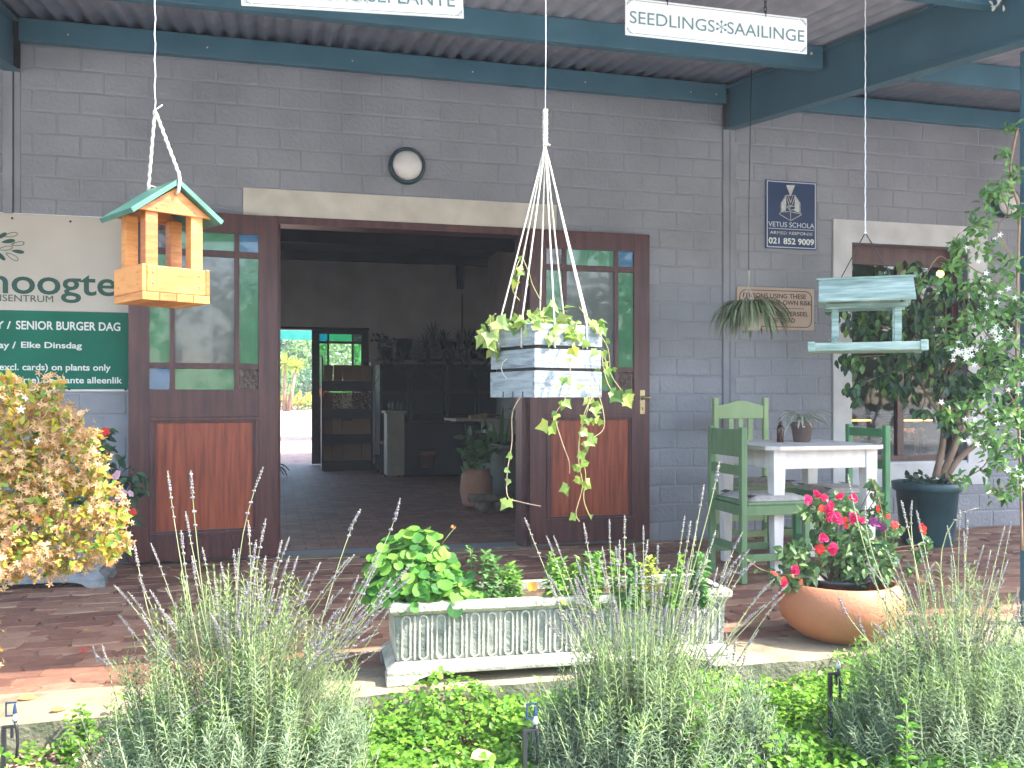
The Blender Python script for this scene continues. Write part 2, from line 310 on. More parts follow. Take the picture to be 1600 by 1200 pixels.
class MB:
    def __init__(s): s.v = []; s.f = []; s.m = []; s.s = []
    def add(s, vs, fs, m=0, sm=False, M=None):
        o = len(s.v)
        s.v += [tuple(M @ Vector(p)) if M is not None else tuple(p) for p in vs]
        s.f += [tuple(i+o for i in f) for f in fs]; s.m += [m]*len(fs); s.s += [sm]*len(fs); return s
    def box(s, x0, x1, y0, y1, z0, z1, m=0, M=None):
        vs = [(x0, y0, z0), (x1, y0, z0), (x1, y1, z0), (x0, y1, z0), (x0, y0, z1), (x1, y0, z1), (x1, y1, z1), (x0, y1, z1)]
        return s.add(vs, [(0, 3, 2, 1), (4, 5, 6, 7), (0, 1, 5, 4), (1, 2, 6, 5), (2, 3, 7, 6), (3, 0, 4, 7)], m, False, M)
    def tube(s, pts, r, n=6, m=0, cap=True, M=None):
        pts = [Vector(p) for p in pts]; k = len(pts); rr = r if isinstance(r, (list, tuple)) else [r]*k
        vs = []; fs = []; u = None
        for i, p in enumerate(pts):
            t = (pts[min(i+1, k-1)]-pts[max(i-1, 0)]).normalized()
            if u is None: u = t.orthogonal().normalized()
            u = (u-t*u.dot(t)).normalized(); w = t.cross(u)
            for j in range(n): a = 2*math.pi*j/n; vs.append(p+(u*math.cos(a)+w*math.sin(a))*rr[i])
        for i in range(k-1):
            for j in range(n): fs.append((i*n+j, i*n+(j+1) % n, (i+1)*n+(j+1) % n, (i+1)*n+j))
        if cap: fs += [tuple(reversed(range(n))), tuple(range((k-1)*n, k*n))]
        return s.add(vs, fs, m, True, M)
    def lathe(s, prof, n=32, c=(0, 0, 0), m=0, M=None, wob=0):
        vs = []; fs = []; k = len(prof)
        for r, z in prof:
            for j in range(n): a = 2*math.pi*j/n; q = r*(1+wob*math.sin(3*a+1)); vs.append((c[0]+q*math.cos(a), c[1]+q*math.sin(a), c[2]+z))
        for i in range(k-1):
            for j in range(n): fs.append((i*n+j, i*n+(j+1) % n, (i+1)*n+(j+1) % n, (i+1)*n+j))
        return s.add(vs, fs, m, True, M)
    def prism(s, pts, y0, y1, m=0, M=None):          # outline in XZ, extruded along Y
        n = len(pts); vs = [(x, y0, z) for x, z in pts]+[(x, y1, z) for x, z in pts]
        fs = [tuple(range(n)), tuple(reversed(range(n, 2*n)))]+[(i, i+n, (i+1) % n+n, (i+1) % n) for i in range(n)]
        return s.add(vs, fs, m, False, M)
    def blob(s, c, r, n=6, k=4, m=0, sq=(1, 1, 1)):
        prof = [(math.sin(math.pi*i/k), -math.cos(math.pi*i/k)) for i in range(k+1)]
        vs = []; fs = []
        for a, b in prof:
            for j in range(n): t = 2*math.pi*j/n; vs.append((c[0]+r*sq[0]*a*math.cos(t), c[1]+r*sq[1]*a*math.sin(t), c[2]+r*sq[2]*b))
        for i in range(k):
            for j in range(n): fs.append((i*n+j, i*n+(j+1) % n, (i+1)*n+(j+1) % n, (i+1)*n+j))
        return s.add(vs, fs, m, True)
    def mesh(s, name, mats, bevel=0):
        me = bpy.data.meshes.new(name); me.from_pydata(s.v, [], s.f)
        for q in (mats if isinstance(mats, (list, tuple)) else [mats]): me.materials.append(MATS[q])
        me.polygons.foreach_set('material_index', s.m); me.polygons.foreach_set('use_smooth', s.s)
        if bevel or True:
            bm = bmesh.new(); bm.from_mesh(me)
            bmesh.ops.recalc_face_normals(bm, faces=bm.faces)
            if bevel:
                es = [e for e in bm.edges if len(e.link_faces) == 2 and e.calc_face_angle(0) > .6]
                bmesh.ops.bevel(bm, geom=es, offset=bevel, segments=2, affect='EDGES', profile=.6, clamp_overlap=True)
            bm.to_mesh(me); bm.free()
        return me
    def build(s, name, mats, par=None, bevel=0, local=False, M=None):
        return link(name, s.mesh(name, mats, bevel), par, local, M)
# ---- leaf templates: outline (u across, v along) -> fan with a fold and a droop
def tmpl(outline, fold=.25, droop=.25, cup=0):
    pts = [(0, .5)]+outline; V = []
    for u, v in pts: V.append((u, v, fold*abs(u)-droop*v*v+cup*((u*u)+(v-.5)**2)))
    n = len(outline); F = [(0, i+1, (i+1) % n+1) for i in range(n)]
    return np.array(V), F
OVATE = tmpl([(0, 0), (.2, .2), (.27, .45), (.16, .78), (0, 1), (-.16, .78), (-.27, .45), (-.2, .2)])
LANCE = tmpl([(0, 0), (.11, .3), (.1, .65), (0, 1), (-.1, .65), (-.11, .3)])
NARROW = (np.array([(-.035, 0, 0), (.035, 0, 0), (.062, .55, .03), (-.062, .55, .03), (0, 1, -.09)]), [(0, 1, 2, 3), (3, 2, 4)])
ROUND = tmpl([(0, .12), (.28, .02), (.5, .22), (.56, .5), (.45, .82), (.22, 1.0), (0, .96), (-.22, 1.0), (-.45, .82), (-.56, .5), (-.5, .22), (-.28, .02)], .08, .1, .35)
SPOON = tmpl([(0, 0), (.12, .3), (.26, .6), (.2, .88), (0, 1), (-.2, .88), (-.26, .6), (-.12, .3)], .15, .3)
IVY = tmpl([(0, .05), (.28, -.06), (.42, .12), (.62, .3), (.36, .46), (.24, .62), (0, 1.05), (-.24, .62), (-.36, .46), (-.62, .3), (-.42, .12), (-.28, -.06)], .22, .2)
def join(tl):
    V = []; F = []; o = 0
    for v, f in tl: V.append(v); F += [tuple(i+o for i in q) for q in f]; o += len(v)
    return np.concatenate(V), F
def rotz(t, a, tilt=0, off=(0, 0, 0)):
    V, F = t; M = np.array(Matrix.Rotation(a, 3, 'Z') @ Matrix.Rotation(tilt, 3, 'X')); return V @ M.T+np.array(off), F
TREFOIL = join([rotz((SPOON[0]*np.array([1.6, 1, 1]), SPOON[1]), a, .2) for a in (0, 2.09, 4.19)])
STAR5 = join([rotz((LANCE[0]*np.array([1.6, 1, 1]), LANCE[1]), k*1.257, .5) for k in range(5)])
BLOOM5 = join([rotz((SPOON[0]*np.array([1.7, 1, 1]), SPOON[1]), k*1.257, .25) for k in range(5)])
BRACT = join([rotz((ROUND[0]*np.array([.9, .9, 1.6]), ROUND[1]), k*1.7+q*1.3, .35+q*.7+.2*(k % 2), (.12*math.sin(k*3+q*5), .12*math.cos(k*2), .1*k)) for q in (0, 1) for k in range(4)])
def norm(a): return a/np.maximum(np.linalg.norm(a, axis=-1, keepdims=True), 1e-9)
def rand_dirs(n, up=0.0):
    d = rng.normal(size=(n, 3)); d[:, 2] += up; return norm(d)
def frames(pos, axis, nrm, scale):
    a = norm(axis); x = norm(np.cross(a, nrm)); n = np.cross(x, a); s = np.broadcast_to(np.asarray(scale), (len(pos),))[:, None, None]
    Rm = np.stack([x, a, n], axis=2)*s; return Rm, np.asarray(pos)
def cloud(name, tm, pos, axis, nrm, scale, mats, par=None, mi=None, kind='stuff', local=False, smooth=False):
    if isinstance(mats, str): mats = [mats]
    V, F = tm; Rm, T = frames(pos, axis, nrm, scale); n = len(T); k = len(V)
    W = np.einsum('nij,kj->nki', Rm, V)+T[:, None, :]
    me = bpy.data.meshes.new(name)
    me.vertices.add(n*k); me.vertices.foreach_set('co', W.reshape(-1).astype(np.float32))
    ls = np.array([len(f) for f in F]); fl = np.concatenate([np.array(f) for f in F])
    idx = (fl[None, :]+(np.arange(n)*k)[:, None]).reshape(-1)
    me.loops.add(len(idx)); me.loops.foreach_set('vertex_index', idx.astype(np.int32))
    tot = np.tile(ls, n); st = np.concatenate([[0], np.cumsum(tot)[:-1]])
    me.polygons.add(len(tot)); me.polygons.foreach_set('loop_start', st.astype(np.int32)); me.polygons.foreach_set('loop_total', tot.astype(np.int32))
    for q in mats: me.materials.append(MATS[q])
    if mi is not None: me.polygons.foreach_set('material_index', np.repeat(np.asarray(mi), len(F)).astype(np.int32))
    if smooth: me.polygons.foreach_set('use_smooth', np.ones(len(tot), bool))
    me.update(calc_edges=True); me.validate()
    o = link(name, me, par, local)
    if kind: o['kind'] = kind
    return o
TM = {}
def tmesh(name, tm, mt):
    k = (name, mt)
    if k not in TM:
        me = bpy.data.meshes.new(name); me.from_pydata([tuple(v) for v in tm[0]], [], tm[1]); me.materials.append(MATS[mt]); TM[k] = me
    return TM[k]
def leaves(name, tm, mt, pos, axis, nrm, scale, par):
    """each leaf an object of its own"""
    Rm, T = frames(pos, axis, nrm, scale); me = tmesh(name, tm, mt); out = []
    for r, t in zip(Rm, T):
        M = Matrix([(*r[0], t[0]), (*r[1], t[1]), (*r[2], t[2]), (0, 0, 0, 1)]); out.append(link(name, me, par, False, M))
    return out
# ---- lettering
TXT = {}
def lettering(s, rect, Y, mt, par, bold=.0, name='lettering', rot=None, thick=.0012, shear=0):
    """flat letters fitted in the rectangle (x0, x1, z0, z1) of the plane Y"""
    cu = bpy.data.curves.new('t', 'FONT'); cu.body = s; cu.offset = bold; cu.extrude = .004; cu.resolution_u = 4; cu.size = 1; cu.shear = shear
    ob = bpy.data.objects.new('t', cu); COL.objects.link(ob); dg = bpy.context.evaluated_depsgraph_get(); dg.update()
    me = bpy.data.meshes.new_from_object(ob.evaluated_get(dg)); bpy.data.objects.remove(ob); bpy.data.curves.remove(cu)
    me.name = name; n = len(me.vertices); co = np.zeros(n*3, np.float32); me.vertices.foreach_get('co', co); co = co.reshape(-1, 3)
    x0, x1, z0, z1 = rect; a = co.min(0); b = co.max(0)
    X = x0+(co[:, 0]-a[0])/(b[0]-a[0])*(x1-x0); Z = z0+(co[:, 1]-a[1])/(b[1]-a[1])*(z1-z0); Yv = Y-np.where(co[:, 2] > 0, thick, 0)
    me.vertices.foreach_set('co', np.stack([X, Yv, Z], 1).reshape(-1).astype(np.float32)); me.materials.clear(); me.materials.append(MATS[mt]); me.update()
    return link(name, me, par, False, rot)
def stripline(b, pts, w, y0, y1, m=0, closed=False):
    """flat line of width w through XZ points"""
    q = list(pts)+([pts[0]] if closed else [])
    for (xa, za), (xb, zb) in zip(q, q[1:]):
        dx, dz = xb-xa, zb-za; L = math.hypot(dx, dz) or 1; nx, nz = -dz/L*w/2, dx/L*w/2; ex, ez = dx/L*w*.4, dz/L*w*.4
        b.prism([(xa+nx-ex, za+nz-ez), (xa-nx-ex, za-nz-ez), (xb-nx+ex, zb-nz+ez), (xb+nx+ex, zb+nz+ez)], y0, y1, m)
    return b
# ================================================================ GROUND
b = MB(); b.box(-90, 90, -4.6, -2.9, -.35, -.12); b.box(-90, -8, -2.9, 90, -.35, -.12); b.box(12, 90, -2.9, 90, -.35, -.12); b.box(-8, 12, 9.5, 90, -.35, -.12)
struct(b.build('ground', 'soil'))
struct(MB().box(-90, 90, -90, -4.6, -.35, -.10).build('bounce_ground', 'bounce_gravel'))  # unseen pale ground behind the camera, added to bounce light under the roof
def grid_sheet(x0, x1, y0, y1, nx, ny, fz):
    g = MB(); vs = []
    for j in range(ny+1):
        for i in range(nx+1): x = x0+(x1-x0)*i/nx; y = y0+(y1-y0)*j/ny; vs.append((x, y, fz(x, y)))
    g.add(vs, [(j*(nx+1)+i, j*(nx+1)+i+1, (j+1)*(nx+1)+i+1, (j+1)*(nx+1)+i) for j in range(ny) for i in range(nx)], 0, True); return g
g = grid_sheet(-3, 6, -5.2, -2.9, 90, 24, lambda x, y: -.105+.018*math.sin(x*5+y*3)+.012*math.sin(x*11-y*7))
struct(g.build('garden_bed_soil', 'soil'))
# kerb: worn concrete edge
nx = 160; b = MB(); prof = [(-2.885, -.3), (-2.885, -.012), (-2.873, .002), (-2.60, .004), (-2.60, -.3)]
vs = []
for i in range(nx+1):
    x = -6+15*i/nx
    for k, (y, z) in enumerate(prof): vs.append((x, y+(random.uniform(-.006, .006) if k in (1, 2) else 0), z+(random.uniform(-.003, .002) if k in (1, 2) else 0)))
b.add(vs, [(i*5+k, i*5+k+1, (i+1)*5+k+1, (i+1)*5+k) for i in range(nx) for k in (1, 2)], 0, True)
b.add(vs, [(i*5, i*5+1, (i+1)*5+1, (i+1)*5) for i in range(nx)]+[(i*5+3, i*5+4, (i+1)*5+4, (i+1)*5+3) for i in range(nx)], 1)
struct(b.build('kerb', ['kerb_concrete', 'kerb_moss']))
# paving of small clay pavers, laid unevenly
pav = struct(link('paving', MB().box(-6, 9, -2.60, .02, -.3, -.010).mesh('paving', 'joint_sand')))
PV = []
for v in range(10):
    for kk in range(1):
        w, h = random.choice((.205, .205, .19, .215)), .100; o = [(-w/2, -h/2), (0, -h/2), (w/2, -h/2), (w/2, 0), (w/2, h/2), (0, h/2), (-w/2, h/2), (-w/2, 0)]
        o = [(x+random.uniform(-.02, .02), y+random.uniform(-.014, .012)) for x, y in o]
        vs = [(x, y, -.012) for x, y in o]+[(x*.975, y*.95, random.uniform(-.003, .003)) for x, y in o]+[(0, 0, .002)]
        fs = [(i, (i+1) % 8, (i+1) % 8+8, i+8) for i in range(8)]+[(16, i+8, (i+1) % 8+8) for i in range(8)]
        m = MB(); m.add(vs, fs); PV.append(m.mesh('paver', 'paver'))
slots = []
j = 0; y = -2.545
while y < -.01:
    x = -2.2+(.105 if j % 2 else 0)
    while x < 7: slots.append((x, y)); x += .212
    y += .105; j += 1
def seen(x, y):
    D = y+CAMD; d = x*SY+D*CY; px = 800+FPX*(x*CY-D*SY)/d; return -60 < px < 1660, d
near = sorted([s for s in slots if seen(*s)[0]], key=lambda s: seen(*s)[1]); par_s = set(near[:290]); rest = MB()
for (x, y) in slots:
    me = PV[random.randrange(10)]; M = Matrix.Translation((x+random.uniform(-.006, .006), y+random.uniform(-.005, .005), random.uniform(-.004, .003))) @ Matrix.Rotation(random.uniform(-.05, .05)+(math.pi if random.random() < .5 else 0), 4, 'Z') @ Matrix.Rotation(random.uniform(-.014, .014), 4, 'X') @ Matrix.Rotation(random.uniform(-.01, .01), 4, 'Y')
    if (x, y) in par_s: link('paver', me, pav, False, M)
    else: rest.add([q.co[:] for q in me.vertices], [tuple(p.vertices) for p in me.polygons], 0, False, M)
stuff(rest.build('paver', 'paver', pav))
# shop floor and yard
struct(MB().box(-3.2, 3.36, .022, 8.6, -.3, -.012).build('shop_floor', 'floor_brick'))
b = MB(); b.box(.0, 1.73, -.13, .022, -.3, .004); struct(b.build('threshold', 'kerb_concrete'))
b = MB(); b.add([(-14, 8.6, -.012), (16, 8.6, -.012), (16, 60, 2.1), (-14, 60, 2.1)], [(0, 1, 2, 3)]); struct(b.build('courtyard', 'yard_brick'))

# ================================================================ BUILDING
def blk(w, h, v):
    b = MB(); t = .0038; e = min(.006, w*.2); J = lambda s: random.uniform(-s, s)
    outer = [(0, 0), (w/2, 0), (w, 0), (w, h/2), (w, h), (w/2, h), (0, h), (0, h/2)]
    vs = [(x-w/2, 0, z-h/2) for x, z in outer]
    cr = random.choice([.0, .0, .006])
    for i, (x, z) in enumerate(outer):
        ix = e if x == 0 else (-e if x == w else 0); iz = e if z == 0 else (-e if z == h else 0)
        k = cr if (ix and iz) else 0
        vs.append((x-w/2+ix*(1+k*60)+J(.0025), -t+J(.0006), z-h/2+iz*(1+k*60)+J(.0025)))
    vs.append((0, -t-.001, 0))
    b.add(vs, [(i, (i+1) % 8, (i+1) % 8+8, i+8) for i in range(8)]+[(16, i+8, (i+1) % 8+8) for i in range(8)], 0, False)
    return b.mesh('block', 'grey_paint_wall')
BK = {}
def bmesh_for(w, h):
    k = (round(w, 3), round(h, 3)); L = BK.setdefault(k, [])
    if len(L) < 6: L.append(blk(w, h, 0))
    return random.choice(L)
BL, BH, MJ = .264, .132, .009
def lay_blocks(root, x0, x1, nc, holes, covered=[], phase=0):
    cells = []
    for c in range(nc):
        z0, z1 = c*BH, (c+1)*BH; iv = [(x0, x1)]; zz0, zz1 = z0, z1
        for hx0, hx1, hz0, hz1 in holes:
            if hz0 < z1-.012 and hz1 > z0+.012:
                if hz0 > z0+.03 and hz0 < z1: pass
                n = []
                for a, e in iv:
                    if hx1 <= a or hx0 >= e: n.append((a, e)); continue
                    # course partly above / below the hole: keep that strip
                    if hz1 < z1-.03: cells.append((max(a, hx0), min(e, hx1), hz1, z1))
                    elif hz0 > z0+.03: cells.append((max(a, hx0), min(e, hx1), z0, hz0))
                    if hx0 > a: n.append((a, hx0))
                    if hx1 < e: n.append((hx1, e))
                iv = n
        for a, e in iv: cells.append((a, e, z0, z1))
    far = MB()
    for a, e, z0, z1 in cells:
        c = int(round(z0/BH)) if z1-z0 > .1 else int(z0/BH); off = phase+(BL/2 if c % 2 else 0); x = x0-off
        while x < e:
            l, r = max(x, a), min(x+BL, e); x += BL
            if r-l < .035: continue
            me = bmesh_for(r-l-MJ, z1-z0-MJ); cx, cz = (l+r)/2, (z0+z1)/2
            M = Matrix.Translation((cx, 0, cz))
            if any(q0 < cx < q1 and r0 < cz < r1 for q0, q1, r0, r1 in covered): far.add([v.co[:] for v in me.vertices], [tuple(p.vertices) for p in me.polygons], 0, True, M)
            else: link('block', me, root, False, M)
    if far.v: stuff(far.build('block', 'grey_paint_wall', root))
def core(b, x0, x1, z1, holes, y0=0, y1=.22, m=0):
    xs = sorted({x0, x1, *[h[0] for h in holes], *[h[1] for h in holes]})
    for a, e in zip(xs, xs[1:]):
        hh = sorted([h for h in holes if h[0] <= a+1e-6 and h[1] >= e-1e-6], key=lambda h: h[2]); z = -.02
        for h in hh:
            if h[2] > z: b.box(a, e, y0, y1, z, h[2], m)
            z = h[3]
        b.box(a, e, y0, y1, z, z1, m)
WT = 3.30
wall = thing('wall', 'grey painted block wall around the wide double doorway', 'wall', (.9, .1, 0))
b = MB(); core(b, -1.479, 3.188, WT, [(.0, 1.73, 0, 2.20)]); b.build('wall_core', 'grey_paint', wall)
lay_blocks(wall, -1.479, 3.188, 24, [(0, 1.73, -.1, 2.2), (-.186, 1.911, 2.2, 2.378)], [(-.9, 0, 0, 2.1), (1.73, 2.56, 0, 2.1)], .06)
MB().box(-.186, 1.911, -.016, -.001, 2.2, 2.374).build('lintel', 'cream_plaster', wall, bevel=.003)
wall2 = thing('wall', 'grey painted block wall around the cafe window on the right', 'wall', (5, .1, 0))
b = MB(); core(b, 3.282, 9, WT, [(4.265, 5.32, .515, 2.215)]); b.build('wall_core', 'grey_paint', wall2)
lay_blocks(wall2, 3.282, 6.6, 24, [(4.105, 5.499, .345, 2.385)], [], .1)
b = MB()
for q in ((4.105, 4.265, .345, 2.385), (5.32, 5.499, .345, 2.385), (4.265, 5.32, .345, .515), (4.265, 5.32, 2.215, 2.385)): b.box(q[0], q[1], -.014, -.001, q[2], q[3])
b.build('window_surround', 'white_plaster', wall2)
wall3 = thing('wall', 'sliver of grey block wall left of the steel column, beside the green and cream signboard', 'wall', (-2, .1, 0))
b = MB(); core(b, -6, -1.573, WT, []); b.build('wall_core', 'grey_paint', wall3); lay_blocks(wall3, -2.45, -1.573, 24, [], [], .1)
for x0, x1, lab in ((3.188, 3.282, 'grey painted steel column between the doorway wall and the cafe window wall'), (-1.573, -1.479, 'grey painted steel column at the left end of the doorway wall')):
    c = thing('steel_column', lab, 'column', ((x0+x1)/2, 0, 0))
    b = MB(); b.box(x0+.001, x0+.052, -.012, .1, -.02, 3.02); b.box(x0+.060, x1-.001, -.004, .1, -.02, 3.02); b.build('flange', 'grey_paint', c, bevel=.002)
    MB().box(x0+.052, x0+.060, .004, .09, -.02, 3.02).build('web', 'dark_grey', c)
# window joinery and glass
wd = thing('cafe_window', 'dark maroon framed window of the cafe in a white surround', 'window', (4.8, .1, .515))
b = MB(); Y0, Y1 = .10, .15
b.box(4.265, 4.31, Y0, Y1, .515, 2.215); b.box(5.262, 5.32, Y0, Y1, .515, 2.215); b.box(4.31, 5.262, Y0, Y1, 2.07, 2.215); b.box(4.31, 5.262, Y0, Y1, .515, .575); b.box(4.755, 4.815, Y0+.001, Y1-.001, .575, 2.07)
b.build('window_frame', 'maroon_wood', wd, bevel=.004)
b = MB(); b.prism([(4.266, .5155), (5.319, .5155), (5.319, .535), (4.266, .535)], .0, .099); b.build('window_sill', 'white_plaster', wd)
for x0, x1 in ((4.31, 4.755), (4.815, 5.262)): MB().box(x0, x1, .122, .126, .575, 2.07).build('pane', 'window_glass', wd)
# shop shell
b = MB()
for q in ((.22, 1.0, -.02, 3.3), (1.0, 3.6, -.02, .9), (1.0, 3.6, 2.3, 3.3), (3.6, 4.6, -.02, 3.3), (4.6, 7.2, -.02, .9), (4.6, 7.2, 2.3, 3.3), (7.2, 8.4, -.02, 3.3)): b.box(-3.2, -3.0, q[0], q[1], q[2], q[3])  # two unseen openings added in the left wall to brighten the shop
b.box(3.36, 3.5, .22, 8.4, -.02, 3.3)
core(b, -3.2, 3.5, 3.3, [(-1.2, 1.46, -.02, 2.13)], 8.4, 8.6)  # back doorway widened to the left, out of view, to let in more light
ish = thing('shop_walls', 'dim cream plastered walls inside the shop beyond the doorway', 'wall', (0, 4, 0)); b.build('wall_face', 'inner_wall', ish)
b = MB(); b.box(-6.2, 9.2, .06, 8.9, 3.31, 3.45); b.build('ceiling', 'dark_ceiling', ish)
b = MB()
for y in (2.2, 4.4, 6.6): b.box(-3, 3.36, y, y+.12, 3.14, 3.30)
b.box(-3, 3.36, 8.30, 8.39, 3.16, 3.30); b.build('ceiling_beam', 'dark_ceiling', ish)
# stub and conduit on the back wall
p1 = wp(713, 452, 8.3); p2 = wp(723, 405, 8.3)
b = MB(); b.box(p1.x, p2.x, 8.20, 8.29, p1.z, 3.15); b.build('post_stub', 'dark_ceiling', ish)
b = MB(); x = wp(722, 500, 8.38).x; b.tube([(x, 8.37, 1.0), (x, 8.37, 2.7)], .012); b.build('conduit', 'dark_grey', ish)
h = wp(812, 447, 8.35); b = MB(); b.tube([(h.x+.34*math.cos(t*.262), 8.33, h.z+.34*math.sin(t*.262)) for t in range(25)], .018); b.tube([(h.x-.34, 8.33, h.z), (h.x+.34, 8.33, h.z)], .012)
tag(b.build('metal_hoop', 'dark_grey'), 'thin dark round hoop with a crossbar hung on the shop back wall', 'hoop')

# ================================================================ DOORS
def door_leaf(name, label, M, near=True, handle=True, glass=('green_glass', 'clear_glass', 'blue_glass', 'brown_glass'), flip=False, wood='maroon_wood', first='brown', corner3='blue'):
    r = thing(name, label, 'door', (0, 0, 0)); r.matrix_basis = M
    W, H, T = .88, 2.155, .042
    xs = [0, .118, .235, .265, .615, .645, .762, W]; zs = [0, .145, .88, 1.05, 1.18, 1.215, 1.88, 1.92, 2.03, H]
    b = MB()
    b.box(0, .118, -T, 0, 0, H); b.build('stile', wood, r, .003, True)
    MB().box(.762, W, -T, 0, 0, H).build('stile', wood, r, .003, True)
    for z0, z1 in ((0, .145), (.88, 1.05), (2.03, H)): MB().box(.118, .762, -T+.0015, -.0015, z0, z1).build('rail', wood, r, .002, True)
    for x0, x1 in ((.235, .265), (.615, .645)): MB().box(x0, x1, -T+.004, -.004, 1.05, 2.03).build('glazing_bar', wood, r, .003, True)
    for z0, z1 in ((1.18, 1.215), (1.88, 1.92)):
        for x0, x1 in ((.118, .235), (.265, .615), (.645, .762)): MB().box(x0, x1, -T+.005, -.005, z0, z1).build('glazing_bar', wood, r, .002, True)
    G, C, B, N = glass[:4]; red = glass[4] if len(glass) > 4 else N
    grid = [[B, G, red if len(glass) > 4 else N], [G, C, G], [first == 'brown' and N or B, G, corner3 == 'blue' and B or N]]
    for ci, (x0, x1) in enumerate(((.118, .235), (.265, .615), (.645, .762))):
        for ri, (z0, z1) in enumerate(((1.05, 1.18), (1.215, 1.88), (1.92, 2.03))):
            MB().box(x0, x1, -.024, -.019, z0, z1).build('pane', grid[ri][ci], r, 0, True)
    mo = MB(); a0, a1, c0, c1 = .118, .762, .145, .88
    for k, (ins, y) in enumerate(((0, -T-.006), (.018, -T+.006))):
        x0, x1, z0, z1 = a0+ins, a1-ins, c0+ins, c1-ins; w = .022-.004*k
        mo.box(x0, x1, y, -.012, z0, z0+w); mo.box(x0, x1, y, -.012, z1-w, z1); mo.box(x0, x0+w, y, -.012, z0+w, z1-w); mo.box(x1-w, x1, y, -.012, z0+w, z1-w)
    mo.build('panel_moulding', wood, r, .003, True)
    MB().box(.118, .762, -.026, -.008, .145, .88).build('lower_panel', 'red_panel_wood' if near else wood, r, .0, True)
    if handle:
        b = MB(); b.box(.805, .842, -T-.004, -T+.001, .885, 1.055); p = b.build('lock_plate', 'brass', r, .002, True)
        b = MB(); b.tube([(.824, -T-.003, 1.0), (.824, -T-.035, 1.0), (.85, -T-.04, 1.0), (.872, -T-.04, 1.002)], [.009, .008, .007, .008], 8); b.blob((.824, -T-.012, 1.0), .017, 8, 5); b.build('door_handle', 'brass', p, 0, True)
        b = MB(); b.box(.821, .827, -T-.0052, -T-.004, .91, .935); b.box(.878, .8815, -T+.006, -.008, .87, 1.06); b.build('keyhole', 'black_plastic', p, 0, True)
    return r
MR = Matrix.Translation((1.697, -.045, .03))
door_leaf('panel_door', 'maroon door leaf folded back on the right of the doorway, brass lever handle, coloured panes', MR)
ang = math.atan2(-.115, 1)*.95
ML = Matrix.Translation((.024, -.04, .03)) @ Matrix.Rotation(R(5.6), 4, 'Z') @ Matrix.Translation((-.88, 0, 0))
door_leaf('panel_door', 'maroon door leaf folded back on the left of the doorway, beside the signboard', ML, handle=False)
fr = thing('door_frame', 'maroon timber frame lining the wide doorway', 'door frame', (.86, .05, 0))
b = MB(); b.box(-.001+.002, .045, -.02, .14, 0, 2.15); b.build('jamb', 'maroon_wood', fr, .003); b = MB(); b.box(1.655, 1.695, -.03, .14, 0, 2.15); b.build('jamb', 'maroon_wood', fr, .003)
b = MB(); b.box(.002, 1.728, -.03, .14, 2.15, 2.199); b.build('head', 'maroon_wood', fr, .003)
_lit = ('green_glass_lit', 'clear_glass_lit', 'blue_glass_lit', 'brown_glass_lit', 'brown_glass_lit')
MF = Matrix.Translation((.58, 8.5, .0))
dd = door_leaf('panel_door', 'dark closed door leaf at the back of the shop with sunlit coloured panes', MF, near=False, handle=False, glass=('green_glass_lit', 'clear_glass_lit', 'blue_glass_lit', 'red_glass_lit', 'brown_glass_lit'), wood='dark_wood')
# swap corner panes as seen: blue top left, brown top right, red bottom left
pp = [c for c in dd.children if c.name.startswith('pane') and 'moulding' not in c.name]
pick = lambda i: pp[i].data.materials
pick(0)[0] = MATS['red_glass_lit']; pick(2)[0] = MATS['blue_glass_lit']; pick(8)[0] = MATS['brown_glass_lit']
fr = thing('door_frame', 'dark timber frame of the back doorway of the shop', 'door frame', (.57, 8.5, 0))
for q in ((-1.198, -1.15, 0, 2.128), (1.461-.003, 1.457+.05-.05, 0, 2.128)):
    if q[1] > q[0]: MB().box(q[0], q[1], 8.38, 8.62, q[2], q[3]).build('jamb', 'dark_wood', fr)
MB().box(-1.15, 1.457, 8.38, 8.62, 2.09, 2.128).build('head', 'dark_wood', fr)

# ================================================================ VERANDAH ROOF
SL = .143; TOPZ = 3.315
rf = thing('verandah_roof', 'corrugated iron verandah roof on teal steel rafters and purlins over the paving', 'roof', (1, -1.8, 3))
def rz(y): return TOPZ+SL*y
wv = .1; am = .0125; n = int(15.6/wv*8); vs = []; ys = [.06, -1.2, -2.4, -3.52]
for i in range(n+1):
    x = -6.2+15.6*i/n; c = am*math.cos(2*math.pi*i/8)
    for y in ys: vs.append((x, y, rz(y)+am+c))
b = MB(); b.add(vs, [(i*4+k, i*4+k+1, (i+1)*4+k+1, (i+1)*4+k) for i in range(n) for k in range(3)], 0, True)
o = b.build('roof_sheet', 'roof_zinc', rf); sm = o.modifiers.new('thickness', 'SOLIDIFY'); sm.thickness = .002; sm.offset = 1
def purlin(y, w=.06, h=.135):
    b = MB()
    for x0, x1 in ((-6.2, -1.579), (-1.473, 3.182), (3.288, 9.4)):
        b.box(x0, x1, y, y+w, rz(y)-h, rz(y)-.001)
    return b
for y in (-.072, -1.28, -2.66, -3.52):
    for x0, x1 in ((-6.2, -1.579), (-1.473, 3.182), (3.288, 9.4)):
        MB().box(x0, x1, y, y+.06, rz(y)-.137, rz(y)-.001).build('purlin', 'teal_paint', rf, .004)
